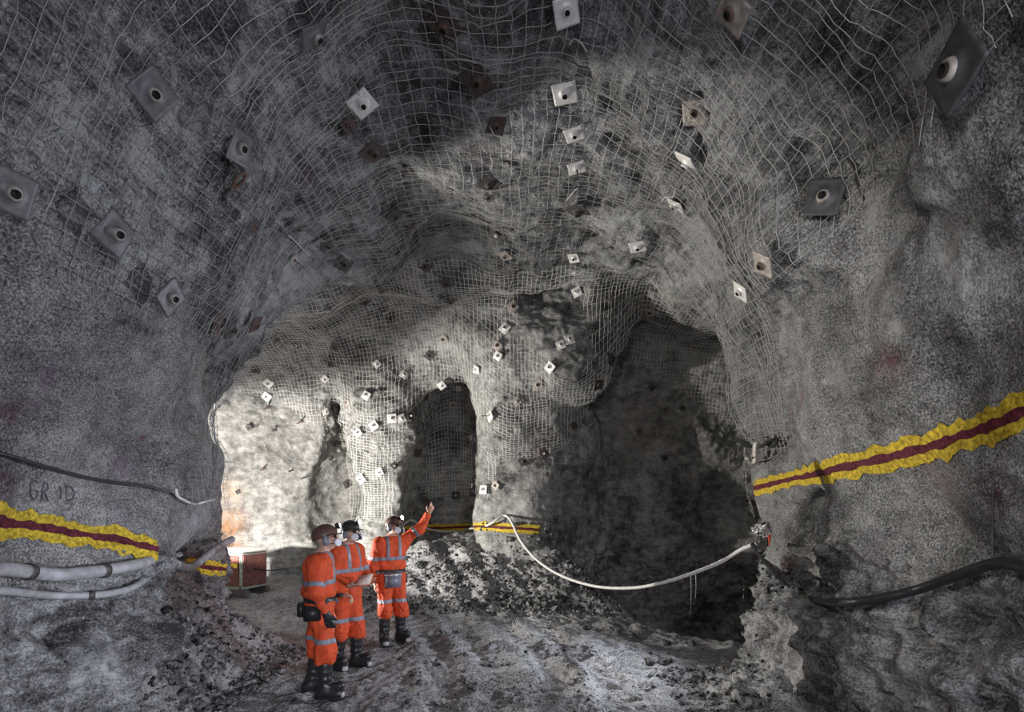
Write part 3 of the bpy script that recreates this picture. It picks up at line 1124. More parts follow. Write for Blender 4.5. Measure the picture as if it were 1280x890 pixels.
def sdf_mesh(fun, lo, hi, h):
    """narrow-band surface nets of a signed distance function"""
    lo, hi = np.array(lo, np.float32), np.array(hi, np.float32)
    H = h * 4
    n = np.ceil((hi - lo) / H).astype(int) + 1
    ax = [lo[k] + H * np.arange(n[k], dtype=np.float32) for k in range(3)]
    C = fun(np.stack(np.meshgrid(*ax, indexing='ij'), -1).reshape(-1, 3)).reshape(n)
    N = (n - 1) * 4 + 1
    # nearest-coarse sample decides which fine samples are evaluated
    ix = [np.minimum((np.arange(N[k]) + 2) // 4, n[k] - 1) for k in range(3)]
    G = C[np.ix_(*ix)].astype(np.float32)
    m = np.abs(G) < H * 1.9
    I = np.array(np.nonzero(m)).T
    P = (lo + h * I).astype(np.float32)
    G[m] = fun(P)
    return surface_nets(G, lo, h)


def cone(p, a, b, ra, rb):
    a = np.asarray(a, np.float32)
    ab = np.asarray(b, np.float32) - a
    t = np.clip(((p - a) @ ab) / (ab @ ab), 0, 1)
    return np.linalg.norm(p - a - t[:, None] * ab, axis=1) - (ra + (rb - ra) * t)


M['skin'] = plain('skin', (0.50, 0.30, 0.23), 0.5, 0, 0.12, 30)
M['orange'] = plain('orange_cotton', (0.54, 0.062, 0.014), 0.8, 0, 0.22, 14, 0.5)
M['tape'] = plain('silver_tape', (0.20, 0.21, 0.26), 0.5, 0.1, 0.1, 50)
M['helmet_brown'] = plain('brown_helmet', (0.10, 0.055, 0.045), 0.4, 0, 0.15, 20)
M['helmet_dark'] = plain('dark_helmet', (0.035, 0.033, 0.03), 0.4, 0, 0.2, 20)
M['filter'] = plain('pale_filter', (0.62, 0.61, 0.66), 0.6)
M['grey_plastic'] = plain('grey_plastic', (0.16, 0.17, 0.21), 0.4)
M['toe'] = plain('worn_toe', (0.38, 0.37, 0.36), 0.6)
M['lens_dark'] = plain('dark_lens', (0.01, 0.01, 0.012), 0.12)
M['alu'] = plain('scuffed_aluminium', (0.55, 0.55, 0.56), 0.35, 0.6, 0.2, 30)
mm, nt_, N_, L_, B_ = new_mat('cap_lamp_glow')
B_.inputs['Base Color'].default_value = (1, 1, 0.95, 1)
B_.inputs['Emission Color'].default_value = (1.0, 0.98, 0.90, 1)
B_.inputs['Emission Strength'].default_value = 60
M['glow'] = mm


def hand_parts(w, d, nrm, side, curls, spread=0.10):
    """palm, four unequal fingers and a thumb -> list of cones; d along the hand, nrm out of the palm"""
    w, d, nrm = (np.asarray(v, float) for v in (w, d, nrm))
    d /= np.linalg.norm(d)
    nrm = nrm - d * (nrm @ d)
    nrm /= np.linalg.norm(nrm)
    s = np.cross(d, nrm) * side      # towards the thumb
    out = []
    for k, off in enumerate((0.032, 0.011, -0.011, -0.030)):
        out.append((w + s * off * 0.6, w + d * 0.088 + s * off, 0.015, 0.0125))
    for k, (off, ln) in enumerate(((0.034, 0.072), (0.0115, 0.080), (-0.0115, 0.075), (-0.033, 0.060))):
        p = w + d * 0.09 + s * off
        ang = 0.0
        dirv = d + s * off * spread / 0.03
        dirv /= np.linalg.norm(dirv)
        c = curls[k]
        for f_, r0, r1 in ((0.45, 0.0095, 0.009), (0.32, 0.009, 0.0085), (0.23, 0.0085, 0.0075)):
            ang += c
            v = dirv * math.cos(ang) + nrm * math.sin(ang)
            q = p + v * ln * f_
            out.append((p, q, r0, r1))
            p = q
    p = w + d * 0.025 + s * 0.030
    v = d * 0.62 + s * 0.70 + nrm * 0.25
    q = p + v * 0.042
    out.append((p, q, 0.014, 0.011))
    v = d * 0.88 + s * 0.25 + nrm * 0.40
    out.append((q, q + v * 0.034, 0.011, 0.0085))
    return out


def build_person(label, base, yaw, pose, helmet_mat, extras):
    """pose: joints in (forward, left, up) metres"""
    f = np.array([math.cos(yaw), math.sin(yaw), 0])
    l = np.array([-math.sin(yaw), math.cos(yaw), 0])
    u = np.array([0, 0, 1.0])

    def W(v):
        return f * v[0] + l * v[1] + u * v[2]
    J = {k: W(v) for k, v in pose.items() if len(v) == 3 and not k.startswith('_')}
    root = empty('person', base)
    tag(root, label, 'person', 'three miners in orange coveralls')
    hd = J['head']
    hu = pose['_headup']
    hu = W(hu)
    hu /= np.linalg.norm(hu)
    hf = W(pose['_look'])
    hf = hf - hu * (hf @ hu)
    hf /= np.linalg.norm(hf)
    hl = np.cross(hu, hf)
    hands = []
    for sd, key in ((1, 'l'), (-1, 'r')):
        d, nrm, curls = pose['_hand_' + key]
        hands.append(hand_parts(J[key + 'wrist'], W(d), W(nrm), sd if pose.get('_flip_' + key) else -sd, curls))

    def torso(p, add):
        q = np.stack([p @ f * 1.28, p @ l, p @ u], 1)
        pel, ch = pose['pelvis'], pose['chest']
        a = np.array([pel[0] * 1.28, pel[1], pel[2]])
        b = np.array([ch[0] * 1.28, ch[1], ch[2]])
        d = cone(q, a, b, 0.165 + add, 0.185 + add)
        sh = cone(p, J['lshoulder'], J['rshoulder'], 0.075 + add, 0.075 + add)
        d = smin(d, sh, 0.10)
        return smin(d, cone(p, J['chest'], J['neck'], 0.10 + add, 0.062 + add), 0.08)

    def limbs(p, add, legs=True):
        d = None
        for s in 'lr':
            a = cone(p, J[s + 'shoulder'], J[s + 'elbow'], 0.062 + add, 0.047 + add)
            b = cone(p, J[s + 'elbow'], J[s + 'wrist'], 0.046 + add, 0.029 + add)
            a = smin(a, b, 0.025)
            d = a if d is None else np.minimum(d, a)
            if legs:
                a = cone(p, J[s + 'hip'], J[s + 'knee'], 0.088 + add, 0.058 + add)
                b = cone(p, J[s + 'knee'], J[s + 'ankle'], 0.056 + add, 0.038 + add)
                d = np.minimum(d, smin(a, b, 0.03))
        return d

    def head_sdf(p):
        r = p - hd
        q = np.stack([r @ hf, r @ hl, r @ hu], 1)

        def el(c, rad):
            rad = np.array(rad)
            return (np.linalg.norm((q - np.array(c)) / rad, axis=1) - 1) * rad.min()
        d = el((-0.005, 0, 0.035), (0.098, 0.077, 0.088))
        d = smin(d, el((0.030, 0, -0.045), (0.062, 0.057, 0.072)), 0.035)
        d = smin(d, el((0.100, 0, -0.012), (0.018, 0.013, 0.026)), 0.012)     # nose
        d = smin(d, el((0.082, 0, 0.030), (0.014, 0.045, 0.010)), 0.014)      # brow
        for s in (1, -1):
            d = smax(d, -el((0.097, s * 0.032, 0.010), (0.014, 0.016, 0.011)), 0.008)   # eye sockets
            d = smin(d, el((0.083, s * 0.032, 0.010), (0.011, 0.012, 0.011)), 0.003)
            d = smin(d, el((-0.005, s * 0.080, 0.0), (0.022, 0.010, 0.032)), 0.008)      # ears
        d = smin(d, el((0.086, 0, -0.055), (0.012, 0.024, 0.006)), 0.008)     # lips
        return d

    def body(p):
        d = smin(torso(p, 0.0), limbs(p, 0.0), 0.03)
        d = smin(d, cone(p, J['neck'], hd - hu * 0.05, 0.058, 0.054), 0.03)
        d = smin(d, head_sdf(p), 0.02)
        for s in 'lr':
            d = smin(d, cone(p, J[s + 'ankle'], J[s + 'toe'], 0.040, 0.030), 0.02)
        hh = None
        for parts in hands:
            for a, b, r0, r1 in parts:
                c = cone(p, a, b, r0, r1)
                hh = c if hh is None else np.minimum(hh, c)
        return smin(d, hh, 0.008)

    def cover(p):
        d = torso(p, 0.022)
        arms = None
        for s in 'lr':
            a = cone(p, J[s + 'shoulder'], J[s + 'elbow'], 0.086, 0.074)
            b = cone(p, J[s + 'elbow'], J[s + 'wrist'], 0.074, 0.050)
            a = smin(a, b, 0.03)
            wv = J[s + 'wrist'] - J[s + 'elbow']
            wv = wv / np.linalg.norm(wv)
            a = smax(a, (p - J[s + 'wrist']) @ wv + 0.012, 0.006)
            arms = a if arms is None else np.minimum(arms, a)
        legs = None
        for s in 'lr':
            hem = J[s + 'knee'] * 0.80 + J[s + 'ankle'] * 0.20
            a = cone(p, J[s + 'hip'], J[s + 'knee'], 0.122, 0.105)
            b = cone(p, J[s + 'knee'] - (J[s + 'ankle'] - J[s + 'knee']) * 0.05, hem, 0.105, 0.112)
            a = smin(a, b, 0.04)
            sv = J[s + 'ankle'] - J[s + 'knee']
            sv = sv / np.linalg.norm(sv)
            a = smax(a, (p - hem) @ sv - 0.055, 0.05)
            legs = a if legs is None else smin(legs, a, 0.02)
        d = smin(smin(d, arms, 0.045), legs, 0.05)
        # blousing above the belt, folds of loose cotton
        z = p @ u
        bl = pose['pelvis'][2] + 0.07
        d = d - 0.018 * np.exp(-((z - bl - 0.07) / 0.05) ** 2) + 0.012 * np.exp(-((z - bl) / 0.025) ** 2)
        q = p * np.array([1, 1, 0.55], np.float32)
        d = d + 0.010 * samp(VA, q + 3.3, 1.15) + 0.0035 * samp(VB, q + 1.3, 1.4) + 0.004 * np.sin(z * 60 + 9 * samp(VA, q, 1.8)) * sstep(0.9, 0.5, z)
        # neck opening
        cut = np.where(np.linalg.norm(p - J['neck'] - u * 0.06, axis=1) < 0.17, (p - J['neck']) @ (hu * 0.3 + u * 0.7) - 0.015, -1)
        return smax(d, cut, 0.012)

    allj = np.array(list(J.values()) + [a for h in hands for (a, b, c, e) in h] + [hd + hu * 0.16])
    lo, hi = allj.min(0) - 0.20, allj.max(0) + 0.20
    lo[2] = -0.03
    V, Q = sdf_mesh(body, lo, hi, 0.0072)
    body_o = link_mesh('body', V, Q, M['skin'], root)
    V, Q = sdf_mesh(cover, lo, hi, 0.0095)
    cov = link_mesh('coverall', V, Q, M['orange'], root)

    def band(name, slab, mat=M['tape'], th=0.005, parent=cov, c=None, rad=0.2):
        fn = lambda p: np.maximum(cover(p) - th, slab(p))
        a, b = (lo, hi) if c is None else (np.array(c) - rad, np.array(c) + rad)
        V, Q = sdf_mesh(fn, a, b, 0.0075)
        if len(Q):
            return link_mesh(name, V, Q, mat, parent)
    # reflective tape: chest hoop, braces, arms and legs
    cz = pose['chest'][2] - 0.10

    def not_arm(p):
        d = np.full(len(p), 9.0, np.float32)
        for s in 'lr':
            d = np.minimum(d, cone(p, J[s + 'shoulder'], J[s + 'elbow'], 0.10, 0.085))
            d = np.minimum(d, cone(p, J[s + 'elbow'], J[s + 'wrist'], 0.085, 0.07))
        return -d
    band('reflective_band', lambda p: np.maximum(np.abs(p @ u - cz) - 0.026, not_arm(p)), c=W((0, 0, cz)), rad=0.3)
    for s in (1, -1):
        band('reflective_band', lambda p, s=s: np.maximum(np.maximum(np.abs(p @ l - s * 0.085) - 0.022, not_arm(p)), np.maximum(cz - p @ u, p @ u - 1.60)),
             c=J['chest'] + u * 0.1, rad=0.34)
    for s in 'lr':
        c = J[s + 'shoulder'] * 0.25 + J[s + 'elbow'] * 0.75
        ax_ = J[s + 'elbow'] - J[s + 'shoulder']
        ax_ = ax_ / np.linalg.norm(ax_)
        band('reflective_band', lambda p, c=c, ax_=ax_: np.maximum(np.abs((p - c) @ ax_) - 0.026, np.linalg.norm(p - c, axis=1) - 0.115), c=c, rad=0.14)
        c = J[s + 'hip'] * 0.28 + J[s + 'knee'] * 0.72
        oth = J[('r' if s == 'l' else 'l') + 'hip'] * 0.28 + J[('r' if s == 'l' else 'l') + 'knee'] * 0.72
        band('reflective_band', lambda p, c=c, oth=oth: np.maximum(np.maximum(np.abs(p[:, 2] - c[2]) - 0.027, np.linalg.norm(p - c, axis=1) - 0.19),
             np.linalg.norm(p - c, axis=1) - np.linalg.norm(p - oth, axis=1)), c=c, rad=0.2)
    # belt with its loads
    bz = pose['pelvis'][2] + 0.065
    belt = band('belt', lambda p: np.maximum(np.abs(p @ u - bz) - 0.026, not_arm(p) * 0 + np.linalg.norm(p - W((0, 0, bz)), axis=1) - 0.27), M['black'], 0.010, root, W((0, 0, bz)), 0.3)

    def box(name, c, size, mat, parent, bev=0.012, rot=0.0):
        bm = bmesh.new()
        bmesh.ops.create_cube(bm, size=1)
        bmesh.ops.scale(bm, vec=size, verts=bm.verts)
        bmesh.ops.bevel(bm, geom=bm.edges[:], offset=bev, segments=2, affect='EDGES')
        a = math.atan2(f[1], f[0]) + rot
        bmesh.ops.rotate(bm, cent=(0, 0, 0), matrix=Matrix.Rotation(a, 3, 'Z'), verts=bm.verts)
        bmesh.ops.translate(bm, vec=Vector(W(c).tolist()), verts=bm.verts)
        return bm_obj(name, bm, mat, parent, True)
    extras(root, belt, box, W, J, hands, sdf_mesh)

    # boots
    for s in 'lr':
        an, to, kn = J[s + 'ankle'], J[s + 'toe'], J[s + 'knee']
        top = kn * 0.66 + an * 0.34
        sv = (top - an) / np.linalg.norm(top - an)
        fd = to - an
        fd = np.array([fd[0], fd[1], 0])
        fd /= np.linalg.norm(fd)
        heel = an - fd * 0.055
        hz = an[2] - 0.052
        ball = an + fd * 0.155

        def boot(p, an=an, top=top, sv=sv, fd=fd, heel=heel, ball=ball):
            d = cone(p, an, top, 0.064, 0.080)
            d = smin(d, cone(p, an, ball + u * (an[2] - 0.045), 0.060, 0.050), 0.03)
            a = np.array([heel[0], heel[1], an[2] - 0.035])
            b = np.array([ball[0], ball[1], an[2] - 0.048])
            d = smin(d, cone(p, a, b, 0.050, 0.047), 0.05)
            d = d + 0.004 * np.sin((p @ sv) * 85) * sstep(0.0, 0.1, (p - an) @ sv) * sstep(0.30, 0.12, (p - an) @ sv)
            d = smax(d, (p - top) @ sv - 0.03, 0.01)
            return smax(d, an[2] - 0.082 - p[:, 2], 0.006)
        V, Q = sdf_mesh(boot, np.minimum(np.minimum(heel, ball), top) - 0.12, np.maximum(np.maximum(heel, ball), top) + 0.12, 0.008)
        bo = link_mesh('boot', V, Q, M['rubber'], root)

        def sole(p, an=an, heel=heel, ball=ball):
            a = np.array([heel[0], heel[1], an[2] - 0.07])
            b = np.array([ball[0], ball[1], an[2] - 0.07])
            d = cone(p, a, b, 0.056, 0.054)
            return np.maximum(d, np.abs(p[:, 2] - (an[2] - 0.079)) - 0.012)
        V, Q = sdf_mesh(sole, np.minimum(heel, ball) - 0.14, np.maximum(heel, ball) + 0.14, 0.008)
        link_mesh('sole', V, Q, M['black'], bo)

        def toecap(p, an=an, fd=fd, ball=ball):
            b = np.array([ball[0], ball[1], an[2] - 0.048])
            return np.maximum(np.linalg.norm(p - b, axis=1) - 0.0505, 0.022 - (p - b) @ fd)
        V, Q = sdf_mesh(toecap, ball - 0.12, ball + 0.12, 0.007)
        link_mesh('toe_cap', V, Q, M['toe'], bo)

    # helmet, cap lamp, ear muffs, glasses, respirator (head frame)
    HM = Matrix((Vector(hf.tolist()), Vector(hl.tolist()), Vector(hu.tolist()))).transposed().to_4x4()
    HM.translation = Vector(hd.tolist())

    def hp(name, V, Q, mat, parent):
        V = np.array([tuple(HM @ Vector(tuple(v))) for v in V])
        return link_mesh(name, V, Q, mat, parent)

    def helm(p):
        q = (p - np.array([-0.005, 0, 0.045])) / np.array([0.132, 0.108, 0.115])
        d = (np.linalg.norm(q, axis=1) - 1) * 0.108
        d = d - 0.006 * np.exp(-(p[:, 1] / 0.016) ** 2) * (p[:, 2] > 0.06)
        d = np.maximum(d, 0.028 - p[:, 2] - 0.10 * np.clip(-p[:, 0], 0, 1) * 0)
        # all-round brim with a longer peak
        e = np.hypot((p[:, 0] - 0.018) / 0.157, p[:, 1] / 0.119)
        brim = np.maximum((e - 1) * 0.13, np.abs(p[:, 2] - 0.034 + 0.25 * np.clip(p[:, 0] - 0.08, 0, 1)) - 0.006)
        return smin(d, brim, 0.012)
    V, Q = sdf_mesh(helm, (-0.20, -0.16, -0.03), (0.23, 0.16, 0.19), 0.0065)
    he = hp('helmet', V, Q, helmet_mat, root)
    lv, lq = revolve([(0.0001, -0.02), (0.026, -0.02), (0.034, 0.012), (0.034, 0.030), (0.029, 0.030)], 16)
    rotm = np.array([[0, 0, 1], [0, 1, 0], [-1, 0, 0]]).T
    lc = np.array([0.142, 0, 0.105])
    lam = hp('cap_lamp', lv @ rotm.T * np.array([1, 1, 1]) + lc if False else np.stack([lv[:, 2], lv[:, 1], lv[:, 0]], 1) + lc, lq, M['black'], he)
    gv, gq = revolve([(0.030, 0.029), (0.022, 0.034), (0.0001, 0.036)], 16)
    hp('lamp_lens', np.stack([gv[:, 2], gv[:, 1], gv[:, 0]], 1) + lc, gq, M['glow'], lam)
    for s in (1, -1):
        def cup(p, s=s):
            q = (p - np.array([-0.005, s * 0.098, -0.012])) / np.array([0.040, 0.026, 0.050])
            d = (np.linalg.norm(q, axis=1) - 1) * 0.03
            arm = cone(p, (-0.005, s * 0.115, 0.02), (-0.005, s * 0.118, 0.065), 0.007, 0.007)
            return smin(d, arm, 0.01)
        V, Q = sdf_mesh(cup, (-0.07, min(s * 0.06, s * 0.14), -0.09), (0.06, max(s * 0.06, s * 0.14), 0.09), 0.006)
        hp('ear_muff', V, Q, M['grey_plastic'], he)

    def glasses(p):
        d = np.full(len(p), 9.0, np.float32)
        for s in (1, -1):
            q = (p - np.array([0.094, s * 0.034, 0.010])) / np.array([0.016, 0.034, 0.023])
            d = np.minimum(d, (np.linalg.norm(q, axis=1) - 1) * 0.016)
            d = np.minimum(d, cone(p, (0.085, s * 0.066, 0.014), (0.0, s * 0.084, 0.012), 0.005, 0.004))
        return np.minimum(d, cone(p, (0.106, 0.012, 0.012), (0.106, -0.012, 0.012), 0.004, 0.004))
    V, Q = sdf_mesh(glasses, (-0.03, -0.11, -0.03), (0.13, 0.11, 0.05), 0.005)
    hp('safety_glasses', V, Q, M['lens_dark'], root)

    def mask(p):
        q = (p - np.array([0.088, 0, -0.058])) / np.array([0.045, 0.045, 0.050])
        d = (np.linalg.norm(q, axis=1) - 1) * 0.042
        for s in (1, -1):
            d = np.minimum(d, cone(p, (0.06, s * 0.05, -0.06), (-0.05, s * 0.08, -0.045), 0.006, 0.005))
        return smin(d, cone(p, (0.115, 0, -0.068), (0.142, 0, -0.08), 0.022, 0.018), 0.01)
    V, Q = sdf_mesh(mask, (-0.08, -0.11, -0.13), (0.18, 0.11, 0.01), 0.006)
    rs = hp('respirator', V, Q, M['black'], root)
    for s in (1, -1):
        def filt(p, s=s):
            c = np.array([0.104, s * 0.056, -0.062])
            n = np.array([0.62, s * 0.78, -0.05])
            n = n / np.linalg.norm(n)
            t = (p - c) @ n
            r = np.linalg.norm(p - c - t[:, None] * n, axis=1)
            return smax(r - 0.044, np.abs(t) - 0.014, 0.01)
        V, Q = sdf_mesh(filt, (0.02, min(s * 0.0, s * 0.13), -0.13), (0.18, max(s * 0.0, s * 0.13), 0.01), 0.006)
        hp('filter', V, Q, M['filter'], rs)
    return root


def stand_at(pxl, pyl, Y):
    """point on the floor under an image column at distance Y"""
    x = (pxl - CX) / F * Y
    hit = BVH.ray_cast(Vector((x, Y, 1.2)), Vector((0, 0, -1)))[0]
    return hit


def legs(lf=0.0, rf=0.0, lo_=0.12, ro=0.12, toe=0.0, bend=0.03):
    return {
        'lhip': (0, 0.085, 0.90), 'rhip': (0, -0.085, 0.90),
        'lknee': (lf * 0.55 + bend, lo_ * 0.9, 0.49), 'rknee': (rf * 0.55 + bend, -ro * 0.9, 0.49),
        'lankle': (lf, lo_, 0.092), 'rankle': (rf, -ro, 0.092),
        'ltoe': (lf + 0.17, lo_ + 0.04 + toe, 0.05), 'rtoe': (rf + 0.17, -ro - 0.04 + toe, 0.05)}


RELAX = [0.28, 0.32, 0.36, 0.40]


def extras_front(root, belt, box, W, J, hands, sd):
    box('pouch', (-0.06, -0.185, 0.90), (0.17, 0.09, 0.15), M['black'], belt)
    box('battery_pack', (-0.185, -0.02, 0.92), (0.075, 0.14, 0.15), M['black'], belt)

    def glove(p):
        d = np.full(len(p), 9.0, np.float32)
        for a, b, r0, r1 in hands[1]:
            d = np.minimum(d, cone(p, a, b, r0 + 0.006, r1 + 0.005))
        wv = J['rwrist'] - J['relbow']
        wv = wv / np.linalg.norm(wv)
        return smin(d, cone(p, J['rwrist'] - wv * 0.02, J['rwrist'] + wv * 0.03, 0.040, 0.036), 0.012)
    c = J['rwrist']
    V, Q = sd(glove, c - 0.22, c + 0.22, 0.0065)
    link_mesh('glove', V, Q, M['black'], root)


def extras_middle(root, belt, box, W, J, hands, sd):
    box('pouch', (0.02, -0.185, 0.90), (0.08, 0.07, 0.14), M['grey_plastic'], belt)
    box('battery_pack', (-0.17, 0.05, 0.95), (0.07, 0.13, 0.14), M['black'], belt)


def extras_back(root, belt, box, W, J, hands, sd):
    b = box('belt_box', (0.185, -0.03, 0.895), (0.085, 0.225, 0.165), M['grey_plastic'], belt)
    box('box_lid', (0.185, -0.03, 0.985), (0.095, 0.235, 0.035), M['alu'], b, 0.006)
    box('battery_pack', (-0.02, 0.20, 0.90), (0.12, 0.06, 0.14), M['black'], belt)


# front man: seen from his right and a little behind, head tipped back
p1 = legs(-0.10, 0.06, 0.12, 0.14, 0.0)
p1.update({'pelvis': (0.0, 0, 0.96), 'chest': (0.00, 0, 1.31), 'neck': (0.02, 0, 1.50), 'head': (0.065, 0, 1.645),
           'lshoulder': (0, 0.175, 1.42), 'rshoulder': (0, -0.175, 1.42),
           'lelbow': (0.05, 0.25, 1.14), 'lwrist': (0.24, 0.19, 1.02),
           'relbow': (-0.02, -0.255, 1.13), 'rwrist': (0.085, -0.235, 0.89),
           '_headup': (-0.28, 0.0, 0.95), '_look': (0.95, 0.05, 0.28),
           '_hand_l': ((0.8, -0.4, -0.3), (0, -0.6, -0.8), [0.75] * 4), '_hand_r': ((0.25, 0.05, -0.95), (0.2, 0.95, 0.1), RELAX)})
b1 = stand_at(400, 866, 6.03)
build_person('nearest miner, in orange coveralls and brown helmet, back half turned, arm hanging down', b1, R_(14), p1, M['helmet_brown'], extras_front)

# middle man: forearms forward, holding a folded notebook
p2 = legs(0.07, -0.05, 0.10, 0.11, 0.0)
p2.update({'pelvis': (0.0, 0, 0.96), 'chest': (0.0, 0, 1.31), 'neck': (0.015, 0, 1.50), 'head': (0.06, 0, 1.65),
           'lshoulder': (0, 0.175, 1.42), 'rshoulder': (0, -0.175, 1.42),
           'lelbow': (0.03, 0.25, 1.14), 'lwrist': (0.25, 0.12, 1.07),
           'relbow': (-0.03, -0.25, 1.14), 'rwrist': (0.20, -0.15, 1.05),
           '_headup': (-0.22, 0.0, 0.97), '_look': (0.95, 0.10, 0.25),
           '_hand_l': ((0.85, -0.45, 0.0), (0.0, -0.3, 0.95), [0.35] * 4), '_hand_r': ((0.9, 0.35, 0.05), (-0.1, 0.3, 0.9), [0.45] * 4)})
b2 = stand_at(433, 830, 6.98)
build_person('middle miner of the three, holding a folded notebook, in a dark helmet with shining lamp', b2, R_(-28), p2, M['helmet_dark'], extras_middle)

# far man: turned to the camera, left arm raised and pointing up at the roof
p3 = legs(0.02, 0.06, 0.13, 0.12, 0.02)
p3.update({'pelvis': (0.0, 0, 0.96), 'chest': (0.0, 0.01, 1.31), 'neck': (0.0, 0.01, 1.50), 'head': (0.045, 0.03, 1.645),
           'lshoulder': (0.02, 0.185, 1.45), 'rshoulder': (0, -0.18, 1.41),
           'lelbow': (0.10, 0.385, 1.62), 'lwrist': (0.12, 0.52, 1.84),
           'relbow': (-0.02, -0.265, 1.13), 'rwrist': (0.05, -0.25, 0.87),
           '_headup': (-0.20, -0.10, 0.97), '_look': (0.75, 0.50, 0.30),
           '_hand_l': ((0.12, 0.48, 0.87), (0.6, -0.5, 0.3), [0.06, 0.5, 0.65, 0.75]), '_hand_r': ((0.10, 0.05, -0.98), (0.1, 0.95, 0), RELAX)})
b3 = stand_at(489, 802, 8.14)
build_person('farthest miner, facing us with one arm raised, pointing up at the roof', b3, R_(-62), p3, M['helmet_brown'], extras_back)

# the notebook in the middle man's hands
c2 = Vector(b2) + Vector((0.33 * math.cos(R_(-34)), 0.33 * math.sin(R_(-34)), 1.10))
nb = empty('notebook', c2)
nb.rotation_euler = (0.75, -0.18, R_(-18))
tag(nb, 'folded pale orange notebook held by the middle miner', 'notebook')
M['cover'] = plain('orange_cover', (0.75, 0.22, 0.10), 0.5)
M['paper'] = plain('paper', (0.80, 0.72, 0.66), 0.7)
for nm, z, sz, mt in (('cover', 0.0, (0.20, 0.16, 0.012), M['cover']), ('pages', 0.012, (0.19, 0.15, 0.012), M['paper'])):
    bm = bmesh.new()
    bmesh.ops.create_cube(bm, size=1)
    bmesh.ops.scale(bm, vec=sz, verts=bm.verts)
    bmesh.ops.translate(bm, vec=(0, 0, z), verts=bm.verts)
    bmesh.ops.bevel(bm, geom=bm.edges[:], offset=0.003, segments=2, affect='EDGES')
    bm_obj(nm, bm, mt, nb)

# ------------------------------------------------------------------ stains and tinted patches on the rock
STAIN_TINTS = [   # pixel seen at, radius (m), colour, strength
    (10, 515, 0.10, (0.07, 0.012, 0.035), 0.85), (62, 468, 0.12, (0.13, 0.05, 0.12), 0.6), (47, 506, 0.09, (0.13, 0.05, 0.12), 0.5),
    (100, 503, 0.10, (0.16, 0.10, 0.16), 0.35), (152, 582, 0.11, (0.15, 0.07, 0.14), 0.8), (178, 548, 0.05, (0.12, 0.03, 0.08), 0.8),
    (262, 611, 0.08, (0.14, 0.04, 0.12), 0.8), (2, 605, 0.12, (0.08, 0.02, 0.05), 0.8), (150, 645, 0.10, (0.14, 0.09, 0.15), 0.4),
    (1113, 452, 0.10, (0.09, 0.012, 0.022), 0.9), (1240, 615, 0.09, (0.09, 0.012, 0.020), 0.85), (1003, 500, 0.11, (0.12, 0.035, 0.045), 0.75),
    (990, 520, 0.10, (0.12, 0.04, 0.05), 0.6), (1180, 600, 0.16, (0.14, 0.06, 0.07), 0.5), (983, 705, 0.08, (0.12, 0.03, 0.04), 0.7),
    (985, 660, 0.06, (0.14, 0.06, 0.07), 0.6), (1090, 690, 0.08, (0.14, 0.07, 0.08), 0.5),
    (1188, 325, 0.13, (0.55, 0.54, 0.52), 0.8), (1215, 345, 0.11, (0.5, 0.49, 0.48), 0.8), (1195, 295, 0.06, (0.5, 0.49, 0.48), 0.8),
    (1112, 375, 0.09, (0.42, 0.41, 0.40), 0.7), (1100, 345, 0.07, (0.42, 0.41, 0.40), 0.7), (1120, 410, 0.07, (0.4, 0.39, 0.38), 0.7),
    (1100, 262, 0.10, (0.42, 0.42, 0.41), 0.6), (1150, 240, 0.07, (0.42, 0.42, 0.41), 0.6), (1050, 470, 0.12, (0.42, 0.42, 0.41), 0.55),
    (130, 832, 0.12, (0.5, 0.5, 0.52), 0.8), (110, 812, 0.08, (0.45, 0.45, 0.47), 0.7), (255, 640, 0.25, (0.46, 0.46, 0.48), 0.6),
    (285, 655, 0.30, (0.55, 0.24, 0.10), 0.85), (292, 690, 0.28, (0.50, 0.22, 0.10), 0.8), (288, 615, 0.25, (0.5, 0.3, 0.17), 0.6),  # orange tint on the rock at the left rim
    (800, 540, 0.9, (0.30, 0.27, 0.23), 0.75), (735, 560, 0.25, (0.42, 0.41, 0.38), 0.7), (590, 690, 0.3, (0.6, 0.6, 0.58), 0.8),
    (650, 690, 0.35, (0.55, 0.55, 0.53), 0.75), (545, 690, 0.2, (0.55, 0.55, 0.53), 0.6),
    (388, 215, 0.08, (0.12, 0.03, 0.06), 0.6), (555, 238, 0.10, (0.10, 0.03, 0.05), 0.6), (595, 190, 0.10, (0.10, 0.04, 0.05), 0.5),
]
pts = []
for sx, sy, rr, cc, st in STAIN_TINTS:
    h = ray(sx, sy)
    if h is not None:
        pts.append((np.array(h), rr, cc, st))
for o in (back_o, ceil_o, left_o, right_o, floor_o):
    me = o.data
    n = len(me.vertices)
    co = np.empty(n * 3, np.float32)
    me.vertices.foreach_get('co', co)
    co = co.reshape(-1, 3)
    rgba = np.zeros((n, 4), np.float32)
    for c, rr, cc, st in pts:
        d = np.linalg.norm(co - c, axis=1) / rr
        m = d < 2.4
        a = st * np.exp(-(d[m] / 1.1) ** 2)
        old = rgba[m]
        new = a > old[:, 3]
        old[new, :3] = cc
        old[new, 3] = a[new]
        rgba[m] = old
    at_ = me.attributes.new('stain_tint', 'FLOAT_COLOR', 'POINT')
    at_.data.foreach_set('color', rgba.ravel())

# ------------------------------------------------------------------ painted grade line, lettering
M['yellow_paint'] = plain('yellow_paint', (0.50, 0.36, 0.035), 0.8, 0, 0.55, 38, 0.9, 0.2)
M['red_paint'] = plain('dark_red_paint', (0.10, 0.018, 0.03), 0.8, 0, 0.6, 38, 0.5, 0.2)
M['purple_paint'] = plain('faded_purple_paint', (0.115, 0.09, 0.125), 0.8, 0, 0.3, 60, 0.3, 0.2)


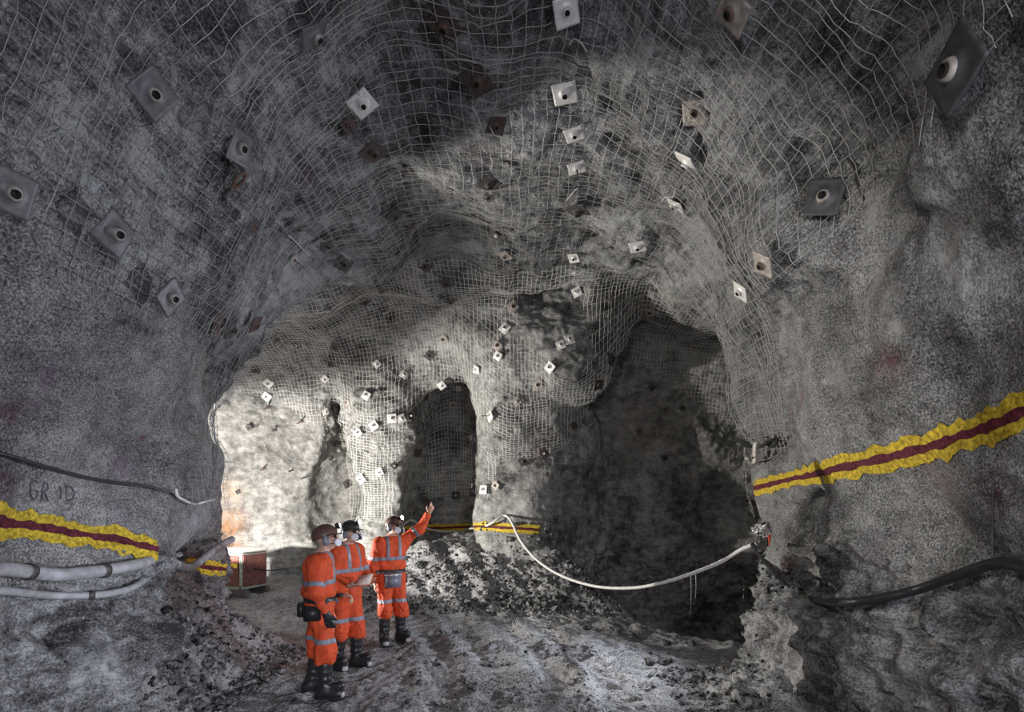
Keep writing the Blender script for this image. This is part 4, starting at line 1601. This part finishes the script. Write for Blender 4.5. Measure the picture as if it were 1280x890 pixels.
def wall_path(pix, step=5.0):
    out = []
    for (x0, y0), (x1, y1) in zip(pix[:-1], pix[1:]):
        n = max(2, int(math.hypot(x1 - x0, y1 - y0) / step))
        for k in range(n):
            t = k / n
            h = ray(x0 + (x1 - x0) * t, y0 + (y1 - y0) * t)
            if h is not None:
                out.append(np.array(h))
    h = ray(*pix[-1])
    if h is not None:
        out.append(np.array(h))
    return out


def paint_ribbon(name, path, v0, v1, mat, parent, lift, nv=7, gap=9.0, ragged=0.013):
    """paint film on the rock: strip of width v0..v1 measured up the wall from the path"""
    V, Q = [], []
    P = np.array(path)
    T = np.gradient(P, axis=0)
    k = 5
    if len(P) > 2 * k:
        T = np.array([T[max(0, i - k):i + k + 1].mean(0) for i in range(len(P))])
    grid = {}
    for i in range(len(P)):
        n = np.array(inward(P[i]))
        t = T[i] / (np.linalg.norm(T[i]) + 1e-9)
        up = np.cross(n, t)
        up /= np.linalg.norm(up) + 1e-9
        if up[2] < 0:
            up = -up
        jit = ragged * samp(VB, np.array([P[i] + 1.7], np.float32), 1.1)[0]
        jit2 = ragged * samp(VB, np.array([P[i] + 5.1], np.float32), 1.1)[0]
        for j in range(nv):
            w_ = (v0 + jit) + (v1 + jit2 - v0 - jit) * j / (nv - 1)
            q = Vector((P[i] + up * w_).tolist())
            loc, nor, idx, dist = BVH.find_nearest(q)
            nn = Vector(n.tolist())
            grid[i, j] = len(V)
            V.append(np.array(loc + nn * lift))
    for i in range(len(P) - 1):
        for j in range(nv - 1):
            a = [grid[i, j], grid[i + 1, j], grid[i + 1, j + 1], grid[i, j + 1]]
            c = (V[a[0]] + V[a[2]]) / 2
            if np.linalg.norm(V[a[0]] - V[a[2]]) > 0.6 or samp(VB, np.array([c], np.float32), 1.3)[0] > gap:
                continue
            Q.append(a)
    return link_mesh(name, V, np.array(Q), mat, parent)


for lab, pix, hw in (
        ('yellow painted line with dark red stripe on the near left wall', [(-420, 596), (-40, 646), (0, 652), (60, 661), (120, 671), (197, 686)], 0.092),
        ('short yellow and red painted line behind the left pillar above the muck', [(230, 704), (245, 707), (282, 712)], 0.085),
        ('broad yellow painted line with dark red stripe on the near right wall', [(1900, 265), (1500, 428), (1320, 500), (1280, 517), (1180, 553), (1080, 578), (1000, 597), (943, 610)], 0.088),
        ('distant yellow and red painted line along the foot of the back wall', [(498, 664), (540, 660), (600, 658), (640, 660), (674, 662)], 0.095)):
    p_ = wall_path(pix, 4.0)
    pl = paint_ribbon('painted_line', p_, -hw, hw, M['yellow_paint'], None, 0.009)
    tag(pl, lab, 'painted line', 'painted grade lines')
    paint_ribbon('red_stripe', p_, -hw * 0.30, hw * 0.30, M['red_paint'], pl, 0.014, 4, 9.0, 0.006)

letters = {
    'G': [[(47, 602), (42, 600), (38, 606), (38, 618), (41, 624), (46, 621), (47, 614), (43, 613)]],
    'R': [[(52, 626), (53, 612), (55, 603), (59, 604), (60, 611), (55, 614), (60, 626)]],
    'I': [[(74, 607), (76, 615), (75, 623)]],
    'D': [[(82, 607), (83, 627)], [(82, 607), (89, 609), (93, 616), (90, 624), (83, 627)]]}
lt = empty('painted_lettering', ray(65, 613))
tag(lt, 'faint purple hand-painted letters above the left yellow line', 'lettering')
for ch, strokes in letters.items():
    ps = []
    for st in strokes:
        q = wall_path(st, 1.5)
        ps.append([p + np.array(inward(p)) * 0.0 for p in q])
    V, Q = tubes(ps, 0.006, 5)
    V = V - np.array(lt.location)
    link_mesh('letter', V, Q, M['purple_paint'], lt)

# ------------------------------------------------------------------ hoses and cables


M['cable_matte'] = plain('matte_black_cable', (0.012, 0.012, 0.013), 0.9, spec=0.1)


def over_wall(pix, lift):
    out = []
    for x, y in pix:
        h = ray(x, y)
        if h is None:
            print('missed', x, y)
            continue
        out.append(np.array(h) + np.array(inward(h)) * lift)
    return out


def hose(name, pts_, r, mat, label, cat, group=None, sides=10, sub=8):
    P = spline(pts_, sub)
    c = P.mean(0)
    V, Q = tubes([P - c], r, sides)
    o = link_mesh(name, V, Q, mat)
    o.location = c
    tag(o, label, cat, group)
    return o


def steps(fr, to, n):
    return [tuple(np.array(fr) + (np.array(to) - np.array(fr)) * k / n) for k in range(n)]


g = 'pipes and hoses along the left wall'
h1 = hose('hose', over_wall([(-420, 690), (-200, 702), (-60, 712), (0, 715), (60, 718), (120, 714), (165, 706)], 0.07) + [at(204, 696, 4.75), at(214, 697, 5.1)], 0.043, M['cable_grey'],
          'thick dusty grey hose, upper of two slung along the near left wall', 'hose', g)
h2 = hose('hose', over_wall([(-420, 716), (-200, 729), (-60, 738), (0, 741), (60, 744), (120, 740), (160, 731)], 0.06) + [at(198, 709, 4.75), at(212, 699, 5.1)], 0.025, M['cable_grey'],
          'thinner pale hose, lower of two slung along the near left wall', 'hose', g)
hose('hose', [at(212, 702, 5.2), at(232, 709, 5.7), at(244, 706, 6.0), at(262, 692, 6.5), at(276, 682, 6.9), at(290, 674, 7.3)], 0.042, M['cable_grey'],
     'grey hose end rising across the rock behind the left pillar', 'hose', g)
for px_, py_, tgt in ((118, 716, h1), (30, 717, h1), (104, 742, h2)):
    p = ray(px_, py_)
    n = inward(p)
    bm = bmesh.new()
    bmesh.ops.create_cone(bm, cap_ends=True, segments=14, radius1=0.052 if tgt is h1 else 0.031, radius2=0.052 if tgt is h1 else 0.031, depth=0.035)
    co = bm_obj('hose_clamp', bm, M['steel_dark'], None)
    co.parent = tgt
    q = Vector(p) + n * 0.065
    # sit the clamp on the nearest point of the hose axis
    P = np.array([v.co for v in tgt.data.vertices]).reshape(-1, 10, 3).mean(1)
    i = int(np.argmin(np.linalg.norm(P + np.array(tgt.location) - np.array(q), axis=1)))
    dirv = Vector((P[min(i + 1, len(P) - 1)] - P[max(i - 1, 0)]).tolist())
    co.location = Vector(P[i].tolist())
    co.rotation_euler = dirv.to_track_quat('Z', 'Y').to_euler()
hose('cable', over_wall([(-420, 440), (-200, 508), (-60, 552), (0, 567), (60, 584), (120, 600), (190, 612)], 0.03) + over_wall([(236, 628)], 0.05), 0.0125, M['cable_black'],
     'thin black cable drooping across the near left wall', 'cable')
hose('cable', over_wall([(214, 612), (217, 622), (236, 629), (250, 627), (264, 626)], 0.05), 0.012, M['cable_white'],
     'short pale cable looped under the purple spot on the left rim', 'cable')
hose('hose', [at(x, y, ray(x, y).y * 0.945) for x, y in ((1690, 800), (1560, 790), (1420, 768), (1340, 735), (1280, 710), (1245, 704), (1200, 718), (1150, 736), (1100, 748), (1050, 753))]
     + [at(1012, 748, 5.3), at(985, 735, 5.75), at(960, 706, 6.3), at(941, 681, 6.75)], 0.031, M['rubber'],
     'heavy black hose sagging across the near right wall', 'hose')
yb = ray(632, 642).y - 0.10
hose('cable', [at(941, 681, 6.75), at(925, 688, 6.9), at(900, 703, 7.15), at(865, 717, 7.5), at(830, 728, 7.9), at(790, 735, 8.35), at(745, 733, 8.9), at(705, 721, 9.4),
               at(675, 703, 9.8), at(652, 678, 10.15), at(633, 645, yb)] + over_wall([(612, 656), (585, 662), (555, 664), (530, 660), (512, 650), (500, 656)], 0.07), 0.024, M['cable_white'],
     'long white cable hanging in a deep curve across the right drift', 'cable', None, 8)
hose('cable', [at(316, 711, 10.2), at(332, 713, 10.2), at(350, 712, 10.2), at(370, 707, 10.2), at(392, 698, 10.2), at(420, 688, 10.6)], 0.012, M['cable_matte'],
     'thin black cable running from the red box behind the miners', 'cable')
for x, y0, y1, Y, lab in ((863, 717, 767, 7.52, 'longer tie wire hanging from the white cable'), (869, 715, 748, 7.47, 'shorter tie wire hanging from the white cable')):
    hose('tie_wire', [at(x, y0 - 2, Y), at(x + 0.6, (y0 + y1) / 2, Y), at(x, y1, Y)], 0.004, M['steel'], lab, 'wire')
Yw = ray(1240, 704).y * 0.945
hose('tie_wire', [at(1240, 704, Yw), at(1240, 660, Yw), at(1241, 612, ray(1241, 612).y - 0.02)], 0.0035, M['steel_dark'],
     'dark hanger wire holding up the heavy black hose on the right wall', 'wire')

# loose wires sprung from the mesh
for lab, pix, lift in (
        ('pale loose wire hanging straight down under the roof crown', [(597, 116), (599, 135), (603, 156)], 0.16),
        ('short pale wire end pointing right below the brown plate of the crown', [(612, 152), (607, 140)], 0.14),
        ('pale wire end pointing left below the brown plate of the crown', [(588, 147), (599, 165), (608, 176)], 0.12),
        ('pale bent wire lying below the shadowed roof hollow', [(553, 68), (568, 71), (583, 75)], 0.12),
        ('pale curved wire lying right of the shadowed roof hollow', [(562, 56), (585, 55), (600, 60)], 0.12),
        ('pale curled wire end just below the long pale top plate', [(713, 46), (719, 42), (728, 46), (735, 54)], 0.12),
        ('pale wire reaching down-left from the narrow bright plate', [(720, 219), (714, 227), (708, 237)], 0.13),
        ('pale hooked wire standing over the bright white diamond plate', [(838, 238), (842, 232), (850, 233), (853, 222), (846, 217)], 0.13),
        ('taut pale wire stretched across the lit roof mesh', [(638, 345), (633, 370), (626, 402)], 0.10),
        ('bright loose wire on the left roof slope', [(352, 282), (364, 297), (380, 312)], 0.10),
        ('bright short wire in the shaded roof', [(424, 304), (430, 311), (435, 316)], 0.10),
        ('pale wire lying level in the shadow above the right drift', [(802, 416), (815, 416)], 0.12)):
    hose('loose_wire', over_wall(pix, lift), 0.0065, M['wire'], lab, 'wire', None, 5, 5)

# ------------------------------------------------------------------ rusty hook, bent straps, hanging bag
p = ray(283, 212)
n = inward(p)
hk = empty('rusty_hook', p + n * 0.09)
tag(hk, 'rusty strap bent into an eye, hanging under a plate on the upper left wall', 'hook')


def rel(e, pix, lift):
    return [q - np.array(e.location) for q in over_wall(pix, lift)]


V, Q = tubes([spline(rel(hk, [(291, 206), (283, 212), (279, 221), (275, 229), (283, 226), (290, 219), (292, 209), (284, 210)], 0.09), 6)], 0.011, 6)
link_mesh('eye', V, Q, M['rust'], hk)
V, Q = tubes([spline(rel(hk, [(276, 228), (270, 234), (266, 242)], 0.09), 6)], 0.017, 8)
link_mesh('shank', V, Q, M['steel_dark'], hk)
V, Q = tubes([spline(rel(hk, [(272, 225), (278, 205), (288, 195), (294, 178), (306, 168)], 0.05), 6)], 0.006, 5)
link_mesh('tie', V, Q, M['steel_dark'], hk)


def strip(name, pts_, wdir, wid, th, mat, parent):
    """bent flat bar along pts_"""
    P = spline(pts_, 5)
    w_ = np.array(wdir, float)
    w_ /= np.linalg.norm(w_)
    V, Q = [], []
    T = np.gradient(P, axis=0)
    for i in range(len(P)):
        t = T[i] / np.linalg.norm(T[i])
        nn = np.cross(t, w_)
        nn /= np.linalg.norm(nn) + 1e-9
        for a, b in ((-1, -1), (1, -1), (1, 1), (-1, 1)):
            V.append(P[i] + w_ * wid / 2 * a + nn * th / 2 * b)
    for i in range(len(P) - 1):
        for k in range(4):
            a, b = i * 4 + k, i * 4 + (k + 1) % 4
            Q.append((a, b, b + 4, a + 4))
    Q += [(3, 2, 1, 0), tuple(len(V) - 4 + k for k in range(4))]
    return link_mesh(name, V, np.array(Q), mat, parent, False)


p = ray(960, 562)
n = inward(p)
bs = empty('bent_straps', p + n * 0.08)
tag(bs, 'crumpled steel straps sticking out of the wall above the right yellow line', 'strap')
M['strap_dark'] = plain('dark_strap', (0.06, 0.058, 0.058), 0.5, 0.5, 0.3, 30)
M['strap_pale'] = plain('pale_strap', (0.34, 0.32, 0.30), 0.5, 0.4, 0.3, 30)
wd = np.cross(np.array(n), (0, 0, 1))
for mt, pix, lf, wid in (
        ('strap_pale', [(935, 556), (941, 566), (949, 582)], (0.08, 0.08, 0.07), 0.07),
        ('strap_dark', [(939, 548), (950, 556), (960, 559), (972, 552), (983, 542)], (0.10, 0.12, 0.10, 0.12, 0.14), 0.11),
        ('strap_pale', [(959, 550), (958, 566), (956, 581)], (0.13, 0.13, 0.11), 0.07),
        ('strap_dark', [(967, 544), (969, 556), (966, 570), (958, 578)], (0.08, 0.09, 0.08, 0.05), 0.08),
        ('strap_dark', [(984, 543), (978, 556), (967, 562)], (0.10, 0.10, 0.07), 0.07)):
    pts_ = [over_wall([q], l_)[0] - np.array(bs.location) for q, l_ in zip(pix, lf)]
    strip('strap', pts_, np.array(n) * 0.5 + wd * 0.8, wid, 0.008, M[mt], bs)

Yb = 6.55
bg = empty('hanging_bag', at(956, 678, Yb))
tag(bg, 'black bag with silver top and red patch hanging on the right corner', 'bag')
M['red_patch'] = plain('red_patch', (0.60, 0.08, 0.03), 0.6)
M['yellow_tag'] = plain('yellow_tag', (0.75, 0.60, 0.05), 0.6)


def bagf(p):
    q = p / np.array([0.085, 0.075, 0.21])
    d = (np.linalg.norm(q, axis=1) - 1) * 0.08
    return d + 0.008 * samp(VA, p.astype(np.float32), 0.5)


def foilf(p):
    q = (p - np.array([0.005, -0.01, 0.145])) / np.array([0.105, 0.10, 0.060])
    return (np.linalg.norm(q, axis=1) - 1) * 0.06 + 0.022 * samp(VB, p.astype(np.float32), 0.45)


V, Q = sdf_mesh(bagf, (-0.13, -0.12, -0.26), (0.13, 0.12, 0.26), 0.012)
link_mesh('bag_body', V, Q, M['black'], bg)
V, Q = sdf_mesh(foilf, (-0.16, -0.16, 0.03), (0.16, 0.16, 0.26), 0.009)
link_mesh('silver_top', V, Q, M['alu'], bg, False)
strip('red_patch', [(0.03, -0.078, 0.09), (0.04, -0.088, 0.0), (0.035, -0.076, -0.10)], (1, 0.25, 0), 0.075, 0.008, M['red_patch'], bg)
strip('yellow_tag', [(0.10, -0.05, -0.26), (0.115, -0.05, -0.32), (0.115, -0.05, -0.37)], (1, 0.4, 0), 0.035, 0.006, M['yellow_tag'], bg)
V, Q = tubes([spline([(0.03, -0.04, 0.12), (0.09, -0.05, -0.10), (0.105, -0.05, -0.26)], 6)], 0.005, 5)
link_mesh('cord', V, Q, M['black'], bg)

# ------------------------------------------------------------------ rusty bolt stubs on the bare back wall
for x, y, lab in ((335, 510, 'dark bolt stub at the top of the bare white wall'), (345, 538, 'thin dark bolt stub high on the bare white wall'),
                  (328, 587, 'tan bolt stub left in the middle of the bare white wall'), (365, 588, 'rust-brown bolt stub with crossed tails on the bare white wall'),
                  (379, 597, 'small dark bolt stub low on the bare white wall'), (375, 528, 'bent dark bolt stub at the edge of the mesh above the white wall')):
    p = ray(x, y)
    n = inward(p)
    e = empty('bolt_stub', p)
    tag(e, lab, 'bolt', 'bolt stubs on the bare wall')
    d_ = (n + Vector((0.5, -0.1, 0.35))).normalized()
    V, Q = tubes([[tuple(-d_ * 0.03), tuple(d_ * 0.10), tuple(d_ * 0.20)]], 0.016, 8)
    link_mesh('shank', V, Q, M['rust'], e)
    V, Q = tubes([[tuple(n * 0.01 + Vector((-0.07, 0, -0.03))), tuple(n * 0.03), tuple(n * 0.02 + Vector((0.08, 0, 0.02)))]], 0.012, 6)
    link_mesh('tail', V, Q, M['steel_rust'], e)

# ------------------------------------------------------------------ red equipment box in the left drift
bp = stand_at(303, 742, 10.6)
eb = empty('equipment_box', bp, R_(-24))
tag(eb, 'worn red equipment box with dusty top beside the left rim', 'box')
M['red_box'] = plain('worn_red', (0.085, 0.026, 0.02), 0.7, 0.1, 0.5, 14, 0.2)
M['green_grey'] = plain('worn_green', (0.20, 0.23, 0.19), 0.6, 0.1, 0.4, 14, 0.2)
M['dusty'] = plain('dusty_top', (0.55, 0.52, 0.48), 0.8, 0, 0.25, 20, 0.3)


def eb_box(name, c, s, mt, parent, bev=0.01):
    bm = bmesh.new()
    bmesh.ops.create_cube(bm, size=1)
    bmesh.ops.scale(bm, vec=s, verts=bm.verts)
    bmesh.ops.bevel(bm, geom=bm.edges[:], offset=bev, segments=2, affect='EDGES')
    bmesh.ops.translate(bm, vec=c, verts=bm.verts)
    return bm_obj(name, bm, mt, parent, False)


body = eb_box('body', (0, 0, 0.46), (0.62, 0.60, 0.66), M['green_grey'], eb, 0.02)
eb_box('lid', (0, 0, 0.82), (0.68, 0.66, 0.06), M['dusty'], eb, 0.015)
eb_box('front_panel', (0.06, -0.305, 0.46), (0.44, 0.02, 0.56), M['red_box'], eb)
eb_box('side_panel', (0.315, 0, 0.46), (0.02, 0.52, 0.58), M['red_box'], eb)
eb_box('yellow_plate', (0.16, -0.318, 0.56), (0.16, 0.012, 0.08), M['yellow_paint'], eb, 0.003)
eb_box('latch', (-0.10, -0.318, 0.62), (0.05, 0.02, 0.09), M['black'], eb, 0.004)
for s in (1, -1):
    eb_box('skid', (0, s * 0.24, 0.07), (0.80, 0.09, 0.13), M['steel_dark'], eb)
V, Q = tubes([spline([(0.28, -0.30, 0.16), (0.34, -0.36, 0.22), (0.38, -0.36, 0.12), (0.33, -0.36, 0.04)], 6)], 0.018, 6)
link_mesh('tow_eye', V, Q, M['steel_rust'], eb)

# ------------------------------------------------------------------ loose stones


def stone_mesh(seed, sub=1, flat=0.7):
    r = np.random.default_rng(seed)
    bm = bmesh.new()
    bmesh.ops.create_icosphere(bm, subdivisions=sub, radius=1.0)
    planes = r.standard_normal((9, 3))
    planes /= np.linalg.norm(planes, axis=1)[:, None]
    offs = r.uniform(0.55, 0.9, 9)
    for v in bm.verts:
        c = np.array(v.co)
        for pn, of in zip(planes, offs):
            e = c @ pn - of
            if e > 0:
                c = c - pn * e
        v.co = Vector((c * np.array([1, r.uniform(0.98, 1.02), flat])).tolist())
    me = bpy.data.meshes.new('stone')
    bm.to_mesh(me)
    bm.free()
    return me


M['stone'] = rock_material('loose_stone', (0.12, 0.12, 0.122), (0.30, 0.30, 0.305), (0.5, 0.5, 0.51), 1.2, 0.6, 0.1, 0.01)
STONES = [stone_mesh(k, 2, 0.6 + 0.05 * k) for k in range(7)]
for me in STONES:
    me.materials.append(M['stone'])


def set_stone(o, x, y, r, seed, sink=0.35, flat=(1, 0.75, 0.6)):
    rr = random.Random(seed)
    hit = BVH.ray_cast(Vector((x, y, 1.6)), Vector((0, 0, -1)))[0]
    if hit is None:
        return False
    s = Vector(flat) * r
    o.location = hit + Vector((0, 0, s.z * (0.6 - sink)))
    o.scale = s
    o.rotation_euler = (rr.uniform(-0.5, 0.5), rr.uniform(-0.5, 0.5), rr.uniform(0, 6.28))
    return True


def floor_xy(pxl, pyl):
    h = ray(pxl, pyl)
    return h.x, h.y


for k, (x, y, r, fl_, lab) in enumerate((
        (247, 803, 0.15, (1, 0.6, 0.7), 'pale block half way down the muck bank on the left'),
        (262, 830, 0.11, (1, 0.8, 0.8), 'rounded grey stone at the foot of the left muck bank'),
        (326, 834, 0.16, (1, 0.35, 0.4), 'long pale stone lying on the track left of the nearest miner'),
        (246, 866, 0.09, (1, 0.7, 0.7), 'small block below the left muck bank near the bottom edge'),
        (936, 882, 0.17, (1, 0.6, 0.9), 'upright slab at the foot of the right wall by the bottom edge'),
        (921, 868, 0.12, (1, 0.6, 0.45), 'flat stone leaning behind the upright slab on the right'),
        (831, 829, 0.13, (1, 0.7, 0.5), 'dark clod in a hollow of the floor before the right drift'),
        (741, 818, 0.11, (1, 0.6, 0.35), 'flat pale stone on the floor in the middle right'),
        (734, 787, 0.14, (1, 0.35, 0.4), 'angular stone at the lip of the right drift'),
        (640, 757, 0.15, (1, 0.8, 0.8), 'big clod at the right end of the back muck bank'),
        (700, 752, 0.20, (1, 0.5, 0.6), 'long boulder running down from the back muck bank'),
        (613, 703, 0.16, (1, 0.8, 0.8), 'dark boulder on top of the back muck bank'),
        (525, 708, 0.13, (1, 0.8, 0.8), 'grey boulder right of the pointing miner'),
        )):
    o = bpy.data.objects.new('rock', STONES[k % 7])
    COL.objects.link(o)
    X_, Y_ = floor_xy(x, y)
    set_stone(o, X_, Y_, r, k, 0.3, fl_)
    tag(o, lab, 'rock', 'loose rocks on the floor')

sr = random.Random(5)
cnt_ = 0
while cnt_ < 260:
    q = sr.random()
    if q < 0.36:
        y = sr.uniform(4.9, 7.6)
        x = sr.uniform(-4.0, -2.75)
    elif q < 0.72:
        y = sr.uniform(9.7, 11.3)
        x = sr.uniform(-2.6, 1.6)
    elif q < 0.86:
        y = sr.uniform(5.3, 6.6)
        x = sr.uniform(1.9, 3.0)
    else:
        y = sr.uniform(5.5, 9.0)
        x = sr.uniform(-2.6, 2.6)
    o = bpy.data.objects.new('stone', STONES[cnt_ % 7])
    if not set_stone(o, x, y, sr.uniform(0.045, 0.11) * (1.15 if y > 9.5 else 0.9), cnt_ + 100, 0.3, (1, sr.uniform(0.6, 0.95), sr.uniform(0.5, 0.9))):
        continue
    COL.objects.link(o)
    o.parent = floor_o
    cnt_ += 1

# gravel and clods too small to tell apart
NG = 9000
small = [stone_mesh(50 + k, 1, 0.8) for k in range(5)]
sv = [np.array([v.co for v in me.vertices], np.float32) for me in small]
sf = [np.array([p.vertices[:] for p in me.polygons], np.int32) for me in small]
for me in small:
    bpy.data.meshes.remove(me)
GVv, GFf, base = [], [], 0
r2 = np.random.default_rng(3)
k = 0
while k < NG:
    q = r2.random()
    if q < 0.34:
        x, y = r2.uniform(-4.1, -2.7), r2.uniform(4.8, 7.9)
    elif q < 0.62:
        x, y = r2.uniform(-2.8, 1.9), r2.uniform(9.5, 11.4)
    elif q < 0.72:
        x, y = r2.uniform(1.7, 3.0), r2.uniform(5.2, 6.9)
    elif q < 0.86:
        y = r2.uniform(5.4, 10.0)
        x = r2.choice([-0.75, -0.2, 0.55, 1.05]) - 0.10 * max(y - 6, 0) ** 1.75 + r2.choice([-1, 1]) * r2.normal(0.27, 0.07)
    else:
        x, y = r2.uniform(-4, 3), r2.uniform(5.3, 11)
    hit = BVH.ray_cast(Vector((x, y, 1.6)), Vector((0, 0, -1)))[0]
    k += 1
    if hit is None:
        continue
    s = 0.010 + 0.030 * r2.random() ** 2.2 + (0.012 if y > 9 else 0)
    if q > 0.72:
        s *= 0.55
    a = r2.uniform(0, 6.28)
    c_, s_ = math.cos(a), math.sin(a)
    m3 = np.array([[c_, -s_, 0], [s_, c_, 0], [0, 0, 1]], np.float32)
    j = k % 5
    GVv.append(sv[j] @ m3.T * (s * r2.uniform(0.7, 1.3, 3)).astype(np.float32) + np.array(hit, np.float32) + np.array([0, 0, s * 0.2], np.float32))
    GFf.append(sf[j] + base)
    base += len(sv[j])
gr = link_mesh('gravel', np.concatenate(GVv), np.concatenate(GFf), M['stone'], None, False)
tag(gr, 'loose grey gravel and clods strewn over the drift floor', 'gravel', kind='stuff')
